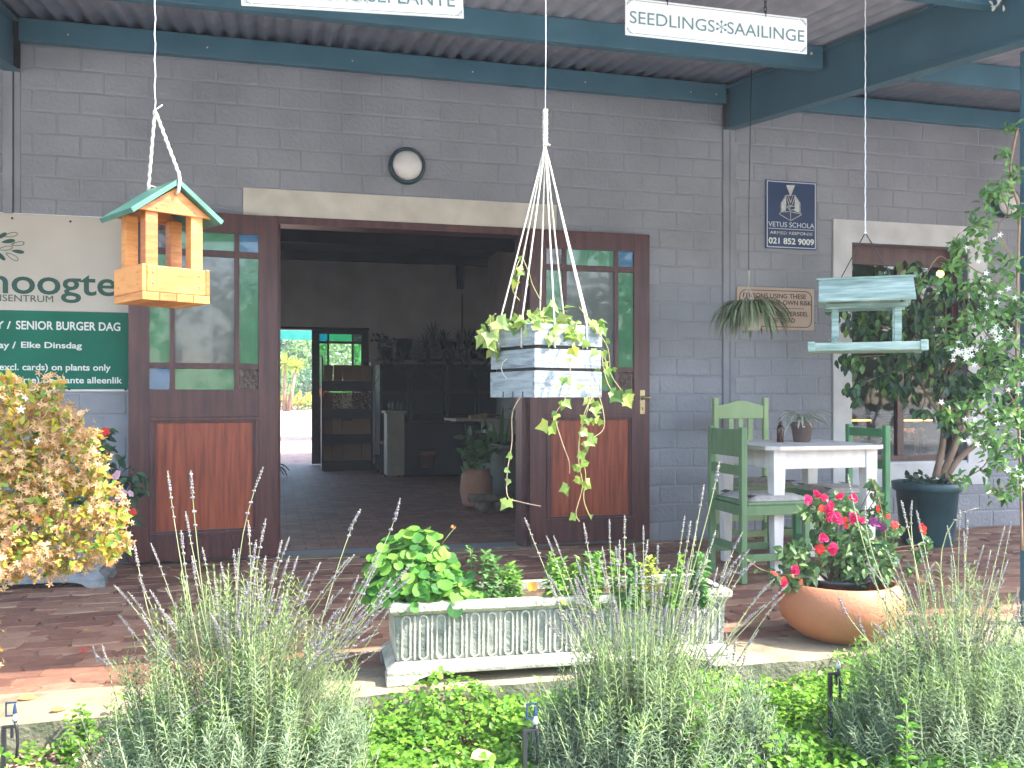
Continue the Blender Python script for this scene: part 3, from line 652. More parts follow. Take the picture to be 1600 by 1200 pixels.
for xc in (-1.526, 3.235, 8.0):
    b = MB(); ya, yb = -3.5, -.004; top = lambda y: rz(y)-.002; hh = .315
    def slab(x0, x1, d0, d1):
        vs = []
        for y in (ya, yb): vs += [(x0, y, top(y)-d1), (x1, y, top(y)-d1), (x1, y, top(y)-d0), (x0, y, top(y)-d0)]
        b.add(vs, [(0, 1, 2, 3), (7, 6, 5, 4), (0, 4, 5, 1), (1, 5, 6, 2), (2, 6, 7, 3), (3, 7, 4, 0)])
    slab(xc-.045, xc+.045, 0, .012); slab(xc-.045, xc+.045, hh-.012, hh); slab(xc-.006, xc+.006, .012, hh-.012)
    b.build('rafter', 'teal_paint', rf)
for xc in (3.315, 8.0, -3.4):
    b = MB(); b.box(xc-.035, xc+.035, -2.735, -2.665, -.02, rz(-2.7)-.14-.19); b.build('post', 'teal_paint', rf, .006)
b = MB()
for x in (-1.2, -.4, .5, 1.3, 2.1, 2.9, 3.1): b.blob((x, -.075, rz(0)-.09), .006)
b.blob((3.1, -1.283, rz(-1.3)-.05), .009); b.blob((3.0, -1.283, rz(-1.3)-.05), .009); split(b.build('bolt_head', 'rope', rf))

# ================================================================ SIGNS AND WALL LIGHTS
def wall_light(x, z, label):
    t = thing('wall_light', label, 'wall light', (x, 0, z), 'round bulkhead lights on the block wall')
    MX = Matrix.Translation((x, -.008, z)) @ Matrix.Rotation(R(90), 4, 'X')
    b = MB(); b.lathe([(.0, 0), (.122, 0), (.124, .03), (.118, .05), (.104, .056), (.098, .04)], 40); b.build('ring', 'globe_ring', t, 0, False, MX)
    b = MB(); b.lathe([(.100, .03), (.099, .045), (.088, .072), (.062, .092), (.03, .1), (0, .102)], 40); b.build('globe', 'frosted_globe', t, 0, False, MX)
wall_light(.862, 2.574, 'round white wall light with a dark ring above the doorway')
wall_light(5.659, 2.587, 'round white wall light with a dark ring above the cafe window, half behind the vine')

def prect(x0, y0, x1, y1, Y):          # picture rectangle -> plane Y, slant of the wall allowed for
    a, c = wp(x0, (y0+y1)/2, Y), wp(x1, (y0+y1)/2, Y); m = wp((x0+x1)/2, y0, Y); n = wp((x0+x1)/2, y1, Y)
    return a.x, c.x, n.z, m.z
# signboard on the left
sb = thing('signboard', 'large garden centre signboard, cream top half and green lower half with opening offers', 'sign', (-1.6, -.02, 1.6))
MB().box(-2.75, -.863, -.024, -.0095, 1.556, 2.138).build('upper_panel', 'sign_cream', sb, .002)
MB().box(-2.75, -.864, -.0245, -.0095, 1.083, 1.5545).build('lower_panel', 'sign_green', sb, .002)
MB().box(-2.76, -.845, -.009, -.0055, 1.07, 2.145).build('back_plate', 'sign_white', sb)
b = MB()
for px, py in ((19, 341), (110, 346), (108, 608), (196, 609)): p = wp(px, py, -.0255); b.lathe([(0, .004), (.005, .003), (.007, 0)], 8, (0, 0, 0), 0, Matrix.Translation(p) @ Matrix.Rotation(R(90), 4, 'X'))
split(b.build('screw', 'chain', sb))
SYY = -.0255
def L1(s, x0, y0, x1, y1, m='ink_white', bold=.02):
    return lettering(s, prect(x0, y0, x1, y1, SYY), SYY, m, sb, bold)
L1('hoogte', -17, 421, 182, 473, 'ink_green', .012)
L1('TUINSENTRUM', -40, 460.5, 83, 471, 'ink_green', .0)
L1('SENIOR BURGER DAG', 25, 502.5, 188, 516); L1('DAY /', -34, 501.5, 17, 513.5)
L1('Elke Dinsdag', 33, 534.5, 128, 547); L1('Every Tuesday /', -98, 533, 25, 547)
L1('excl. cards) on plants only', -1, 568.5, 173, 582, 'ink_white', .018)
L1('(uitgesl. kaarte) op plante alleenlik', -46, 588.5, 191, 602, 'ink_white', .018)
def drop(px, py, a, l, w, hollow):
    c = wp(px, py, SYY); q = []
    for k in range(14): t = k/14*2*math.pi; rr = math.sin(t/2)**.9; q.append((-math.cos(t)*.5*l, math.sin(t)*w*.5*(.35+.65*math.sin(t/2)) if True else 0))
    ca, sa = math.cos(a), math.sin(a); P = [(c.x+x*ca-z*sa, c.z+x*sa+z*ca) for x, z in q]
    b = MB()
    if hollow: stripline(b, P, .0035, SYY-.001, SYY, 0, True)
    else: b.prism(P, SYY-.001, SYY)
    b.build('leaf_emblem', 'ink_green', sb)
for q in ((17, 367, .25, .075, .03, 1), (13, 377, .2, .075, .03, 0), (28, 381, .2, .07, .028, 1), (28, 393, -.12, .07, .028, 0), (9, 388, .2, .075, .028, 1), (19, 401, -.55, .075, .032, 1), (2, 369, .65, .07, .028, 0), (0, 399, -.8, .08, .03, 0), (-18, 377, 2.9, .075, .03, 0), (-20, 390, 3.2, .075, .03, 1), (-10, 362, 2.0, .07, .03, 1), (-14, 404, -2.4, .075, .03, 0)): drop(*q)
# security sign
ss = thing('security_sign', 'navy armed response sign with a helmet emblem and phone number', 'sign', (3.745, -.01, 2.395))
MB().box(3.533, 3.958, -.016, -.0075, 2.139, 2.65).build('sign_plate', 'sign_navy', ss, .002)
b = MB(); yy = (-.0175, -.0162); fx0, fx1, fz0, fz1 = 3.541, 3.950, 2.149, 2.642
for q in ((fx0, fx1, fz0, fz0+.006), (fx0, fx1, fz1-.006, fz1), (fx0, fx0+.006, fz0+.0061, fz1-.0061), (fx1-.006, fx1, fz0+.0061, fz1-.0061)): b.box(q[0], q[1], *yy, q[2], q[3])
b.box(3.556, 3.935, *yy, 2.287, 2.291); b.build('border', 'ink_pale', ss)
def zs(px, py):                         # close-up of the sign -> plane
    x = 1180+px/9.233; y = 270+py/9.233; p = wp(x, y, -.017); return (p.x, p.z)
b = MB(); W = .0042
b.prism([zs(450, 180), zs(570, 180), zs(510, 335)], -.0168, -.0161, 1)
b.prism([zs(380, 440), zs(445, 335), zs(445, 480), zs(440, 545), zs(380, 560)], -.0168, -.0161, 1)
b.prism([zs(575, 335), zs(640, 440), zs(640, 575), zs(560, 550), zs(575, 480)], -.0168, -.0161, 1)
for pts, cl in (([(450, 180), (570, 180), (510, 335)], 1), ([(372, 560), (372, 440), (440, 325), (575, 325), (648, 440), (648, 580), (668, 605), (510, 690), (348, 595), (372, 565)], 1),
                ([(450, 335), (490, 470), (530, 470), (572, 335)], 0), ([(480, 335), (510, 430), (540, 335)], 0), ([(372, 565), (500, 560), (640, 590)], 0), ([(510, 560), (510, 690)], 0),
                ([(440, 340), (445, 480), (500, 490), (572, 480), (575, 340)], 0), ([(435, 510), (470, 500), (500, 540), (575, 530)], 0), ([(500, 490), (500, 560)], 0)):
    stripline(b, [zs(*p) for p in pts], W, -.0176, -.0169, 0, bool(cl))
b.build('helmet_emblem', ['ink_gold', 'ink_ghost'], ss)
lettering('VETUS SCHOLA', (3.553, 3.938, 2.303, 2.340), -.0162, 'ink_pale', ss, .0)
lettering('ARMED RESPONSE', (3.566, 3.925, 2.248, 2.270), -.0162, 'ink_gold', ss, .0)
lettering('021 852 9009', (3.556, 3.936, 2.175, 2.222), -.0162, 'ink_white', ss, .025)
# at-own-risk sign
rs = thing('risk_sign', 'tan own-risk notice with maroon lettering behind the hanging spider plant', 'sign', (3.62, -.01, 1.69))
MB().box(3.297, 3.937, -.016, -.0075, 1.536, 1.848).build('sign_plate', 'sign_tan', rs, .002)
b = MB(); q = []
for cx, cz, a0 in ((3.915-.05, 1.826-.05, 0), (3.319+.05, 1.826-.05, 90), (3.319+.05, 1.558+.05, 180), (3.915-.05, 1.558+.05, 270)):
    q += [(cx+.05*math.cos(R(a0+t)), cz+.05*math.sin(R(a0+t))) for t in (0, 22, 45, 67, 90)]
stripline(b, q, .0055, -.0175, -.0162, 0, True); stripline(b, [(3.40, 1.697), (3.85, 1.697)], .004, -.0175, -.0162); b.build('border', 'ink_maroon', rs)
lettering('PERSONS USING THESE', (3.345, 3.868, 1.770, 1.805), -.0162, 'ink_maroon', rs, .012); lettering('ARE AT YOUR OWN RISK', (3.345, 3.915, 1.722, 1.757), -.0162, 'ink_maroon', rs, .012)
lettering('BETREE HIERDIE PERSEEL', (3.335, 3.888, 1.640, 1.674), -.0162, 'ink_maroon', rs, .012); lettering('OP EIE RISIKO', (3.52, 3.775, 1.590, 1.624), -.0162, 'ink_maroon', rs, .012)
# hanging signs
def hanging_sign(name, label, M, W, H, texts, chains, rust):
    t = thing(name, label, 'hanging sign', (0, 0, 0), 'white department signs hung from the verandah purlin'); t.matrix_basis = M
    b = MB(); b.box(0, W, -.003, .003, 0, H); b.build('sign_plate', 'sign_white', t, .001, True)
    b = MB(); y = (-.0042, -.0031); e = .009
    for z in (e, H-e): b.box(.04, W-.04, *y, z-.0008, z+.0008)
    for sx in (0, 1):
        for szz in (0, 1):
            X = lambda v: W-v if sx else v
            Z = lambda v: H-v if szz else v
            stripline(b, [(X(.006), Z(.03)), (X(.012), Z(.012)), (X(.034), Z(.008))], .0014, *y); stripline(b, [(X(.008), Z(.028)), (X(.03), Z(.006))], .001, *y)
            stripline(b, [(X(.005), Z(.022)), (X(.016), Z(.02)), (X(.022), Z(.006))], .001, *y)
    b.build('border', 'ink_teal', t, 0, True)
    for s, r, m, bo in texts:
        if s == '*':
            b = MB()
            for k in range(6):
                a = k*math.pi/3+.5; P = [(r[0]+(u*math.cos(a)-v*math.sin(a)), r[1]+(u*math.sin(a)+v*math.cos(a))) for u, v in ((.002, .0012), (.014, .0012), (.02, .005), (.025, .004), (.027, 0), (.025, -.004), (.02, -.005), (.014, -.0012), (.002, -.0012))]
                b.prism(P, -.0044, -.0031)
            b.build('asterisk', 'ink_teal', t, 0, True)
        else:
            o = lettering(s, r, -.0031, m, None, bo); o.parent = t
    for cx, zt in chains:
        b = MB(); z = H-.012; k = 0
        while z < zt:
            pts = [(cx+(.006*math.cos(a) if k % 2 else 0), (0 if k % 2 else .006*math.cos(a)), z+.011+.013*math.sin(a)) for a in [i*math.pi/4 for i in range(9)]]
            b.tube(pts, .0022, 5, 0, False); z += .02; k += 1
        b.build('chain', 'chain', t, 0, True)
    b = MB(); b.prism([(rust-.004, .012), (rust+.003, .012), (rust+.006, H-.012), (rust-.002, H-.006)], -.0036, -.00305) ; b.build('rust_streak', 'rust', t, 0, True) if 0 else None
    return t
zT = TOPZ+SL*-2.66-.137
p = Matrix.Translation((1.353, -2.70, 2.471))
hanging_sign('seedlings_sign', 'white sign reading SEEDLINGS and SAAILINGE hung by chains from the purlin', p, .813, .149,
             [('SEEDLINGS', (.018, .388, .048, .097), 'ink_teal', .0), ('*', (.418, .073), 0, 0), ('SAAILINGE', (.445, .800, .048, .097), 'ink_teal', .0)], ((.18, zT-2.471), (.62, zT-2.471)), .18)
p = Matrix.Translation((-.110, -2.70, 2.429)) @ Matrix.Rotation(R(-2.7), 4, 'Y')
hanging_sign('house_plants_sign', 'white sign reading BINNENSHUISEPLANTE with worn doubled letters at the top of the picture', p, .81, .149,
             [('BINNENSHUISEPLANTE', (.028, .778, .040, .094), 'ink_teal', .0), ('BINNENSHUI', (.021, .452, .033, .086), 'ink_ghost', .01)], ((.1, .36), (.7, .34)), .2)

# ================================================================ WOODEN BIRD FEEDER
zp = rz(-3.5)-.14
def feeder_wood():
    c = Vector((-.3175, 2.45-CAMD, 1.276)); ux = Vector((.865, .501, 0)).normalized(); uy = Vector((-.501, .865, 0)).normalized()
    M = Matrix(((ux.x, uy.x, 0, c.x), (ux.y, uy.y, 0, c.y), (0, 0, 1, c.z), (0, 0, 0, 1)))
    t = thing('bird_feeder', 'orange pine bird feeder with a green gabled roof hung on a rope', 'bird feeder'); t.matrix_basis = M; S = .18
    for k in range(4): MB().box(k*.045+.0005, (k+1)*.045-.0005, 0, S, 0, .02).build('base_plank', 'orange_pine', t, .0015, True)
    MB().box(.012, S-.012, -.001, .011, .0205, .088).build('tray_side', 'orange_pine', t, .0025, True); MB().box(.012, S-.012, S-.011, S+.001, .0205, .088).build('tray_side', 'orange_pine', t, .0025, True)
    MB().box(0, .0115, 0, S, .0205, .090).build('tray_side', 'orange_pine', t, .0025, True); MB().box(S-.0115, S, 0, S, .0205, .090).build('tray_side', 'orange_pine', t, .0025, True)
    for x in (.014, S-.046):
        for y in (.013, S-.045): MB().box(x, x+.032, y, y+.032, .0205, .232).build('corner_post', 'orange_pine', t, .0015, True)
    w0, w1, ap, ev = -.018, S+.018, .300, .214
    for y in (.006, S-.018):
        MB().prism([(w0+.012, ev+.012), (w1-.012, ev+.012), (S/2, ap-.006)], y, y+.012).build('gable', 'orange_pine', t, .001, True)
    for s in (-1, 1):
        e = (w0-.008 if s < 0 else w1+.008, ev-.002); a = (S/2, ap); dx, dz = e[0]-a[0], e[1]-a[1]; L = math.hypot(dx, dz); nx, nz = (-dz/L, dx/L) if s > 0 else (dz/L, -dx/L); q = .013
        MB().prism([(a[0]+s*.0003, a[1]), e, (e[0]+nx*q, e[1]+nz*q), (a[0]+s*.0003, a[1]+q*1.15)], -.012, S+.012).build('roof_board', ['green_roof_paint'], t, .001, True)
    b = MB()
    for x, z in ((.028, .07), (.028, .042), (.150, .07), (.150, .042)): b.blob((x, -.001, z), .0035, 6, 4, 0, (1, .4, 1))
    for y in (.03, .15):
        for z in (.04, .07): b.blob((0, y, z), .003, 6, 4, 0, (.4, 1, 1))
    for x in (.04, .14): b.blob((x, .006, .235), .003, 6, 4, 0, (1, .4, 1))
    b.blob((S/2, .005, .278), .0055, 8, 4, 0, (1, .3, 1)); split(b.build('screw', 'terracotta_dark', t, 0, True))
    top = Vector((S/2-.01, S/2+.02, .515))
    b = MB(); a1 = Vector((S/2, .000, .278)); a2 = Vector((S/2, S-.004, .28)); tw = lambda A, B, n=26: [A.lerp(B, i/n)+Vector((.0012*math.sin(i*2.2), .0012*math.cos(i*2.2), 0)) for i in range(n+1)]
    b.tube([a1+Vector((0, .004, 0)), a1+Vector((0, -.008, .004)), a1+Vector((0, -.016, .03))]+tw(a1+Vector((0, -.014, .045)), top), .0042, 6); b.tube(tw(a2+Vector((0, 0, .035)), top), .004, 6)
    b.tube([top, top+Vector((.02, 0, .018))], .002, 5); b.tube([a2+Vector((0, .0, .05)), a2+Vector((.02, -.02, .04))], .0016, 4); b.build('rope', 'rope', t, 0, True)
    b = MB(); n = 40; ze = zp-c.z; b.tube([top+Vector((.0015*math.sin(i*1.9), .0015*math.cos(i*1.9)+.0, (ze-top.z)*i/n)) for i in range(n+1)], .0016, 5); b.build('hanging_string', 'string', t, 0, True)
feeder_wood()
# ================================================================ GREEN BIRD TABLE
def feeder_green():
    GY = -2.74; GS = 1.285; c = wp(1352, 545, GY); ang = R(-33); M = Matrix.Translation((c.x, c.y, wp(1352, 550, GY).z)) @ Matrix.Rotation(ang, 4, 'Z') @ Matrix.Scale(GS, 4)
    t = thing('bird_feeder', 'washed mint green bird feeder with a pitched roof in front of the cafe window', 'bird feeder'); t.matrix_basis = M; W = .178
    for k in range(4): MB().box(-W+.008, W-.008, -.1+k*.05+.0006, -.1+(k+1)*.05-.0006, 0, .008).build('base_plank', 'mint_wash', t, .001, True)
    for y in (-.102, .094): MB().box(-W+.012, W-.012, y, y+.009, .002, .027).build('tray_rail', 'mint_wash', t, .0015, True)
    for x in (-W, W-.009): MB().box(x, x+.009, -.088, .088, .002, .025).build('tray_rail', 'mint_wash', t, .0015, True)
    for x in (-W-.001, W-.021):
        for y in (-.108, .090): MB().box(x, x+.022, y, y+.018, -.002, .031).build('corner_block', 'mint_wash', t, .002, True)
    for x in (-.105, .085):
        for y in (-.045, .03): MB().box(x, x+.022, y, y+.018, .008, .148).build('post', 'mint_wash', t, .0015, True)
    for y in (-.056, .052): MB().box(-.125, .125, y, y+.009, .140, .156).build('roof_bearer', 'mint_wash', t, .0015, True)
    for s in (-1, 1):
        for k in range(2):
            a = (s*.001, .236-.0); e = (s*.095, .158); f0, f1 = k/2, (k+1)/2-.006
            P = [(a[0]+(e[0]-a[0])*f, a[1]+(e[1]-a[1])*f) for f in (f0, f1)]; nx, nz = s*.0045, .0055
            b = MB(); b.prism([P[0], P[1], (P[1][0]+nx, P[1][1]+nz), (P[0][0]+nx*.2, P[0][1]+nz+.003)], -.145, .145, 0, Matrix.Rotation(R(-90), 4, 'Z') if False else Matrix(((0, 1, 0, 0), (1, 0, 0, 0), (0, 0, 1, 0), (0, 0, 0, 1)))); b.build('roof_board', 'mint_wash', t, .0008, True)
    for x in (-.118, .110): MB().prism([(-.07, .158), (.07, .158), (0, .222)], x, x+.008, 0, Matrix(((0, 1, 0, 0), (1, 0, 0, 0), (0, 0, 1, 0), (0, 0, 0, 1)))).build('gable', 'mint_wash', t, .0005, True)
    MB().box(-.153, .153, -.010, .010, .2405, .2475).build('ridge_board', 'mint_wash', t, .001, True)
    top = Vector((.0, 0, .392)); b = MB()
    for x in (-.078, .085): b.tube([(x, 0, .24), top], .0018, 5)
    b.build('wire_bail', 'chain', t, 0, True)
    n = 46; ze = (rz(GY)-.14-M.translation.z)/GS; b = MB(); b.tube([top+Vector((.0011*math.sin(i*2.3), .0011*math.cos(i*2.3), (ze-top.z)*i/n)) for i in range(n+1)], .0019, 5); b.blob(top, .005); b.build('hanging_string', 'string', t, 0, True)
    b = MB()
    for k in range(18): b.blob((-.115+random.uniform(0, .035), -.055+random.uniform(-.02, .03), .011+random.uniform(0, .03)*(k % 3 == 0)), .0025, 5, 3)
    stuff(b.build('bird_seed', 'rope', t, 0, True))
feeder_green()
# ================================================================ HANGING CRATE WITH IVY
cr = Vector((.741, 2.58-CAMD, 1.030)); v_ = Vector((.951, .309, 0)).normalized(); u_ = Vector((-.309, .951, 0)).normalized()
MC = Matrix(((v_.x, u_.x, 0, cr.x), (v_.y, u_.y, 0, cr.y), (0, 0, 1, cr.z), (0, 0, 0, 1))); S = .25
ct = thing('hanging_crate', 'whitewashed slatted crate planter hung on eight cords in the middle', 'planter'); ct.matrix_basis = MC
for z0, z1, o in ((0, .079, 0), (.0885, .1445, .0015), (.155, .2185, -.001)):
    MB().box(o, S-o, o, o+.011, z0, z1).build('slat', 'whitewash', ct, .0012, True); MB().box(o, S-o, S-o-.011, S-o, z0, z1).build('slat', 'whitewash', ct, .0012, True)
    MB().box(o+.0002, o+.011, o+.0112, S-o-.0112, z0, z1).build('slat', 'whitewash', ct, .0012, True); MB().box(S-o-.011, S-o-.0002, o+.0112, S-o-.0112, z0, z1).build('slat', 'whitewash', ct, .0012, True)
MB().box(.014, S-.014, .014, S-.014, .012, .195).build('liner', 'black_liner', ct, .003, True)
for k in range(4): MB().box(.013+k*.056, .013+k*.056+.054, .012, S-.012, .0005, .010).build('base_slat', 'whitewash', ct, 0, True)
b = MB()
for k in range(3): b.box(-.0012, .0005, .06+k*.055, .064+k*.055, 0, .018)
b.build('notch', 'black_liner', ct, 0, True)
kn = Vector((S/2, S/2, .79)); b = MB()
fr_ = [(.07, 0), (.19, 0), (0, .065), (0, .195), (.07, S), (.19, S), (S, .065), (S, .195)]
for i, (x, y) in enumerate(fr_):
    out = Vector((0 if 0 < x < S else (1 if x == S else -1), 0 if 0 < y < S else (1 if y == S else -1), 0))
    P = Vector((x, y, .221))+out*.003; Q = Vector((x, y, .150))+out*.003
    sag = [kn.lerp(P, k/10)+Vector((0, 0, -.004*math.sin(math.pi*k/10))) for k in range(11)]
    cb = MB(); cb.tube([kn+Vector((random.uniform(-.004, .004), random.uniform(-.004, .004), 0))]+sag[1:]+[Q, Q-out*.012+Vector((.012 if out.x == 0 else 0, .012 if out.y == 0 else 0, 0))], .0027, 6); cb.build('cord', 'rope', ct, 0, True)
for ph in range(3):
    b.tube([kn+Vector((.005*math.cos(i*.75+ph*2.09), .005*math.sin(i*.75+ph*2.09), -.004+.112*i/22)) for i in range(23)], .0042, 6)
b.tube([kn+Vector((0, 0, .003)), kn+Vector((.018, 0, .0))], .003, 5); b.build('cord_braid', 'rope', ct, 0, True)
b = MB(); b.tube([kn+Vector((0, 0, .1)), kn+Vector((.002, 0, .3)), kn+Vector((0, 0, zp-cr.z-kn.z))], .0015, 5); b.build('hanging_wire', 'string', ct, 0, True)
b = MB(); b.tube([(-.004, .145, .118), (-.006, .165, .108), (-.006, .175, .09), (-.005, .165, .072), (-.008, .14, .058)], .0016, 5); b.build('wire_hook', 'rope', ct, 0, True)
# ivy: vines as parts, each leaf a part
iv = thing('ivy_plant', 'light green variegated ivy trailing out of the hanging crate', 'ivy', MC @ Vector((S/2, S/2, .2)))
def ivy_vine(pts, r=.0014, m='vine_stem'):
    b = MB(); b.tube(pts, r, 5); b.build('vine', m, iv)
def camdir(p): return (camo.location-Vector(p)).normalized()
ip, ia, inn, isc = [], [], [], []
def iadd(p, s=.032, hang=1.0, face=.9):
    p = Vector(p); d = Vector((random.uniform(-.9, .9), random.uniform(-.6, .6), -hang*random.uniform(.3, 1)+random.uniform(-.2, .35))).normalized()
    n = (camdir(p)*face+Vector((random.uniform(-.7, .7), random.uniform(-.7, .7), random.uniform(-.1, .9)))).normalized()
    ip.append(p); ia.append(d); inn.append(n); isc.append(s*random.uniform(.7, 1.2))
for k in range(120):
    x, y = random.uniform(-.01, S+.02), random.uniform(-.02, S); z = .205+.055*math.sin(math.pi*min(1, max(0, x/S)))*random.random()+random.uniform(-.005, .03)
    iadd(MC @ Vector((x, y, z)), .036, .3, .5)
for k in range(15): x = random.uniform(.02, S+.02); iadd(MC @ Vector((x, -.012, random.uniform(.165, .235))), .038, 1, 1)
for k in range(8): iadd(MC @ Vector((-.015, random.uniform(.16, .27), random.uniform(.14, .235))), .046, 1, 1)
for k in range(10): iadd(MC @ Vector((S+.012, random.uniform(-.01, .1), random.uniform(.05, .2))), .034, 1, 1)
def pv(pxs, d): return [dp(x, y, d+random.uniform(-.01, .01)) for x, y in pxs]
def smooth(pts, n=5):
    out = []
    for i in range(len(pts)-1):
        p0, p1, p2, p3 = pts[max(i-1, 0)], pts[i], pts[i+1], pts[min(i+2, len(pts)-1)]
        for k in range(n):
            t = k/n; out.append(.5*((2*p1)+(p2-p0)*t+(2*p0-5*p1+4*p2-p3)*t*t+(3*p1-p0-3*p2+p3)*t**3))
    return out+[pts[-1]]
for line, d in (([(830, 600), (802, 640), (800, 690), (793, 735), (793, 775), (812, 784), (845, 791)], 2.74), ([(885, 560), (893, 590), (882, 625), (868, 650), (878, 690), (889, 720), (890, 740)], 2.70),
                ([(925, 590), (918, 640), (906, 680), (904, 720), (910, 760), (900, 800), (905, 815)], 2.72), ([(930, 600), (942, 640), (943, 670), (925, 685)], 2.74), ([(925, 620), (912, 650), (905, 700), (915, 740), (912, 780), (924, 812)], 2.70),
                ([(945, 560), (957, 590), (972, 612), (979, 630)], 2.8), ([(940, 555), (950, 600), (975, 634)], 2.78), ([(812, 470), (800, 450), (806, 420), (812, 405)], 2.92), ([(845, 470), (832, 445), (826, 425), (815, 400)], 2.92),
                ([(905, 480), (935, 520), (950, 545), (953, 580)], 2.79), ([(775, 490), (766, 500), (768, 520)], 2.79)):
    ivy_vine(smooth(pv(line, d)), .0015)
for x, y, s, d in ((793, 783, .034, 2.73), (803, 712, .026, 2.73), (790, 735, .022, 2.73), (797, 745, .02, 2.73), (868, 648, .03, 2.70), (857, 668, .04, 2.70), (883, 625, .034, 2.7), (884, 590, .03, 2.70), (912, 600, .028, 2.7), (925, 640, .03, 2.7), (930, 650, .03, 2.7), (918, 655, .03, 2.7),
                   (915, 690, .034, 2.7), (906, 672, .036, 2.7), (925, 684, .036, 2.7), (908, 704, .036, 2.69), (903, 730, .034, 2.7), (915, 722, .03, 2.7), (907, 745, .034, 2.7), (918, 750, .03, 2.7), (887, 762, .032, 2.7), (903, 803, .028, 2.7), (924, 806, .012, 2.7), (943, 658, .026, 2.73), (930, 632, .03, 2.72), (922, 626, .03, 2.72),
                   (978, 618, .042, 2.8), (970, 612, .03, 2.8), (955, 615, .045, 2.78), (947, 575, .03, 2.75), (957, 575, .028, 2.76), (943, 568, .028, 2.76), (951, 532, .02, 2.78), (893, 545, .036, 2.69), (886, 560, .026, 2.69), (870, 600, .02, 2.69), (932, 545, .028, 2.72),
                   (815, 420, .03, 2.9), (806, 435, .032, 2.9), (813, 405, .018, 2.9), (818, 428, .018, 2.9), (825, 440, .014, 2.9), (766, 520, .045, 2.8), (760, 530, .045, 2.8), (772, 498, .05, 2.8), (757, 515, .04, 2.8)):
    p = dp(x, y, d-.01)
    for q in range(2 if s > .028 else 1): iadd(p+Vector((random.uniform(-.006, .006), random.uniform(-.01, .01), random.uniform(-.008, .008))), s, .9, 1.2)
leaves('leaf', IVY, 'ivy', np.array([p[:] for p in ip]), np.array([p[:] for p in ia]), np.array([p[:] for p in inn]), np.array(isc)*.98, iv)

# ================================================================ TABLE, CHAIRS
TX, TY = 3.07, -1.145
tb = thing('table', 'white painted wooden table with tapered legs and clipped corners', 'table', (TX, TY, 0))
hs, cc = .385, .06
b = MB(); P = [(TX-hs+cc, TY-hs), (TX+hs-cc, TY-hs), (TX+hs, TY-hs+cc), (TX+hs, TY+hs-cc), (TX+hs-cc, TY+hs), (TX-hs+cc, TY+hs), (TX-hs, TY+hs-cc), (TX-hs, TY-hs+cc)]
b.add([(x, y, .732) for x, y in P]+[(x, y, .757) for x, y in P], [tuple(range(8)), tuple(range(8, 16))]+[(i, (i+1) % 8, (i+1) % 8+8, i+8) for i in range(8)]); b.build('tabletop', 'white_paint', tb, .006)
q = .30
for sx in (-1, 1):
    for sy in (-1, 1):
        b = MB(); x, y = TX+sx*q, TY+sy*q; w0, w1 = .037, .024
        b.add([(x-w1, y-w1, 0), (x+w1, y-w1, 0), (x+w1, y+w1, 0), (x-w1, y+w1, 0), (x-w0, y-w0, .62), (x+w0, y-w0, .62), (x+w0, y+w0, .62), (x-w0, y+w0, .62), (x-w0, y-w0, .731), (x+w0, y-w0, .731), (x+w0, y+w0, .731), (x-w0, y+w0, .731)],
              [(3, 2, 1, 0), (8, 9, 10, 11)]+[(i+o, (i+1) % 4+o, (i+1) % 4+4+o, i+4+o) for o in (0, 4) for i in range(4)])
        b.build('leg', 'white_paint', tb, .003)
for s in (-1, 1):
    MB().box(TX-q+.038, TX+q-.038, TY+s*q-.012+s*.018, TY+s*q+.012+s*.018, .625, .7315).build('apron', 'white_paint', tb, .002)
    MB().box(TX+s*q-.012+s*.018, TX+s*q+.012+s*.018, TY-q+.038, TY+q-.038, .625, .7315).build('apron', 'white_paint', tb, .002)
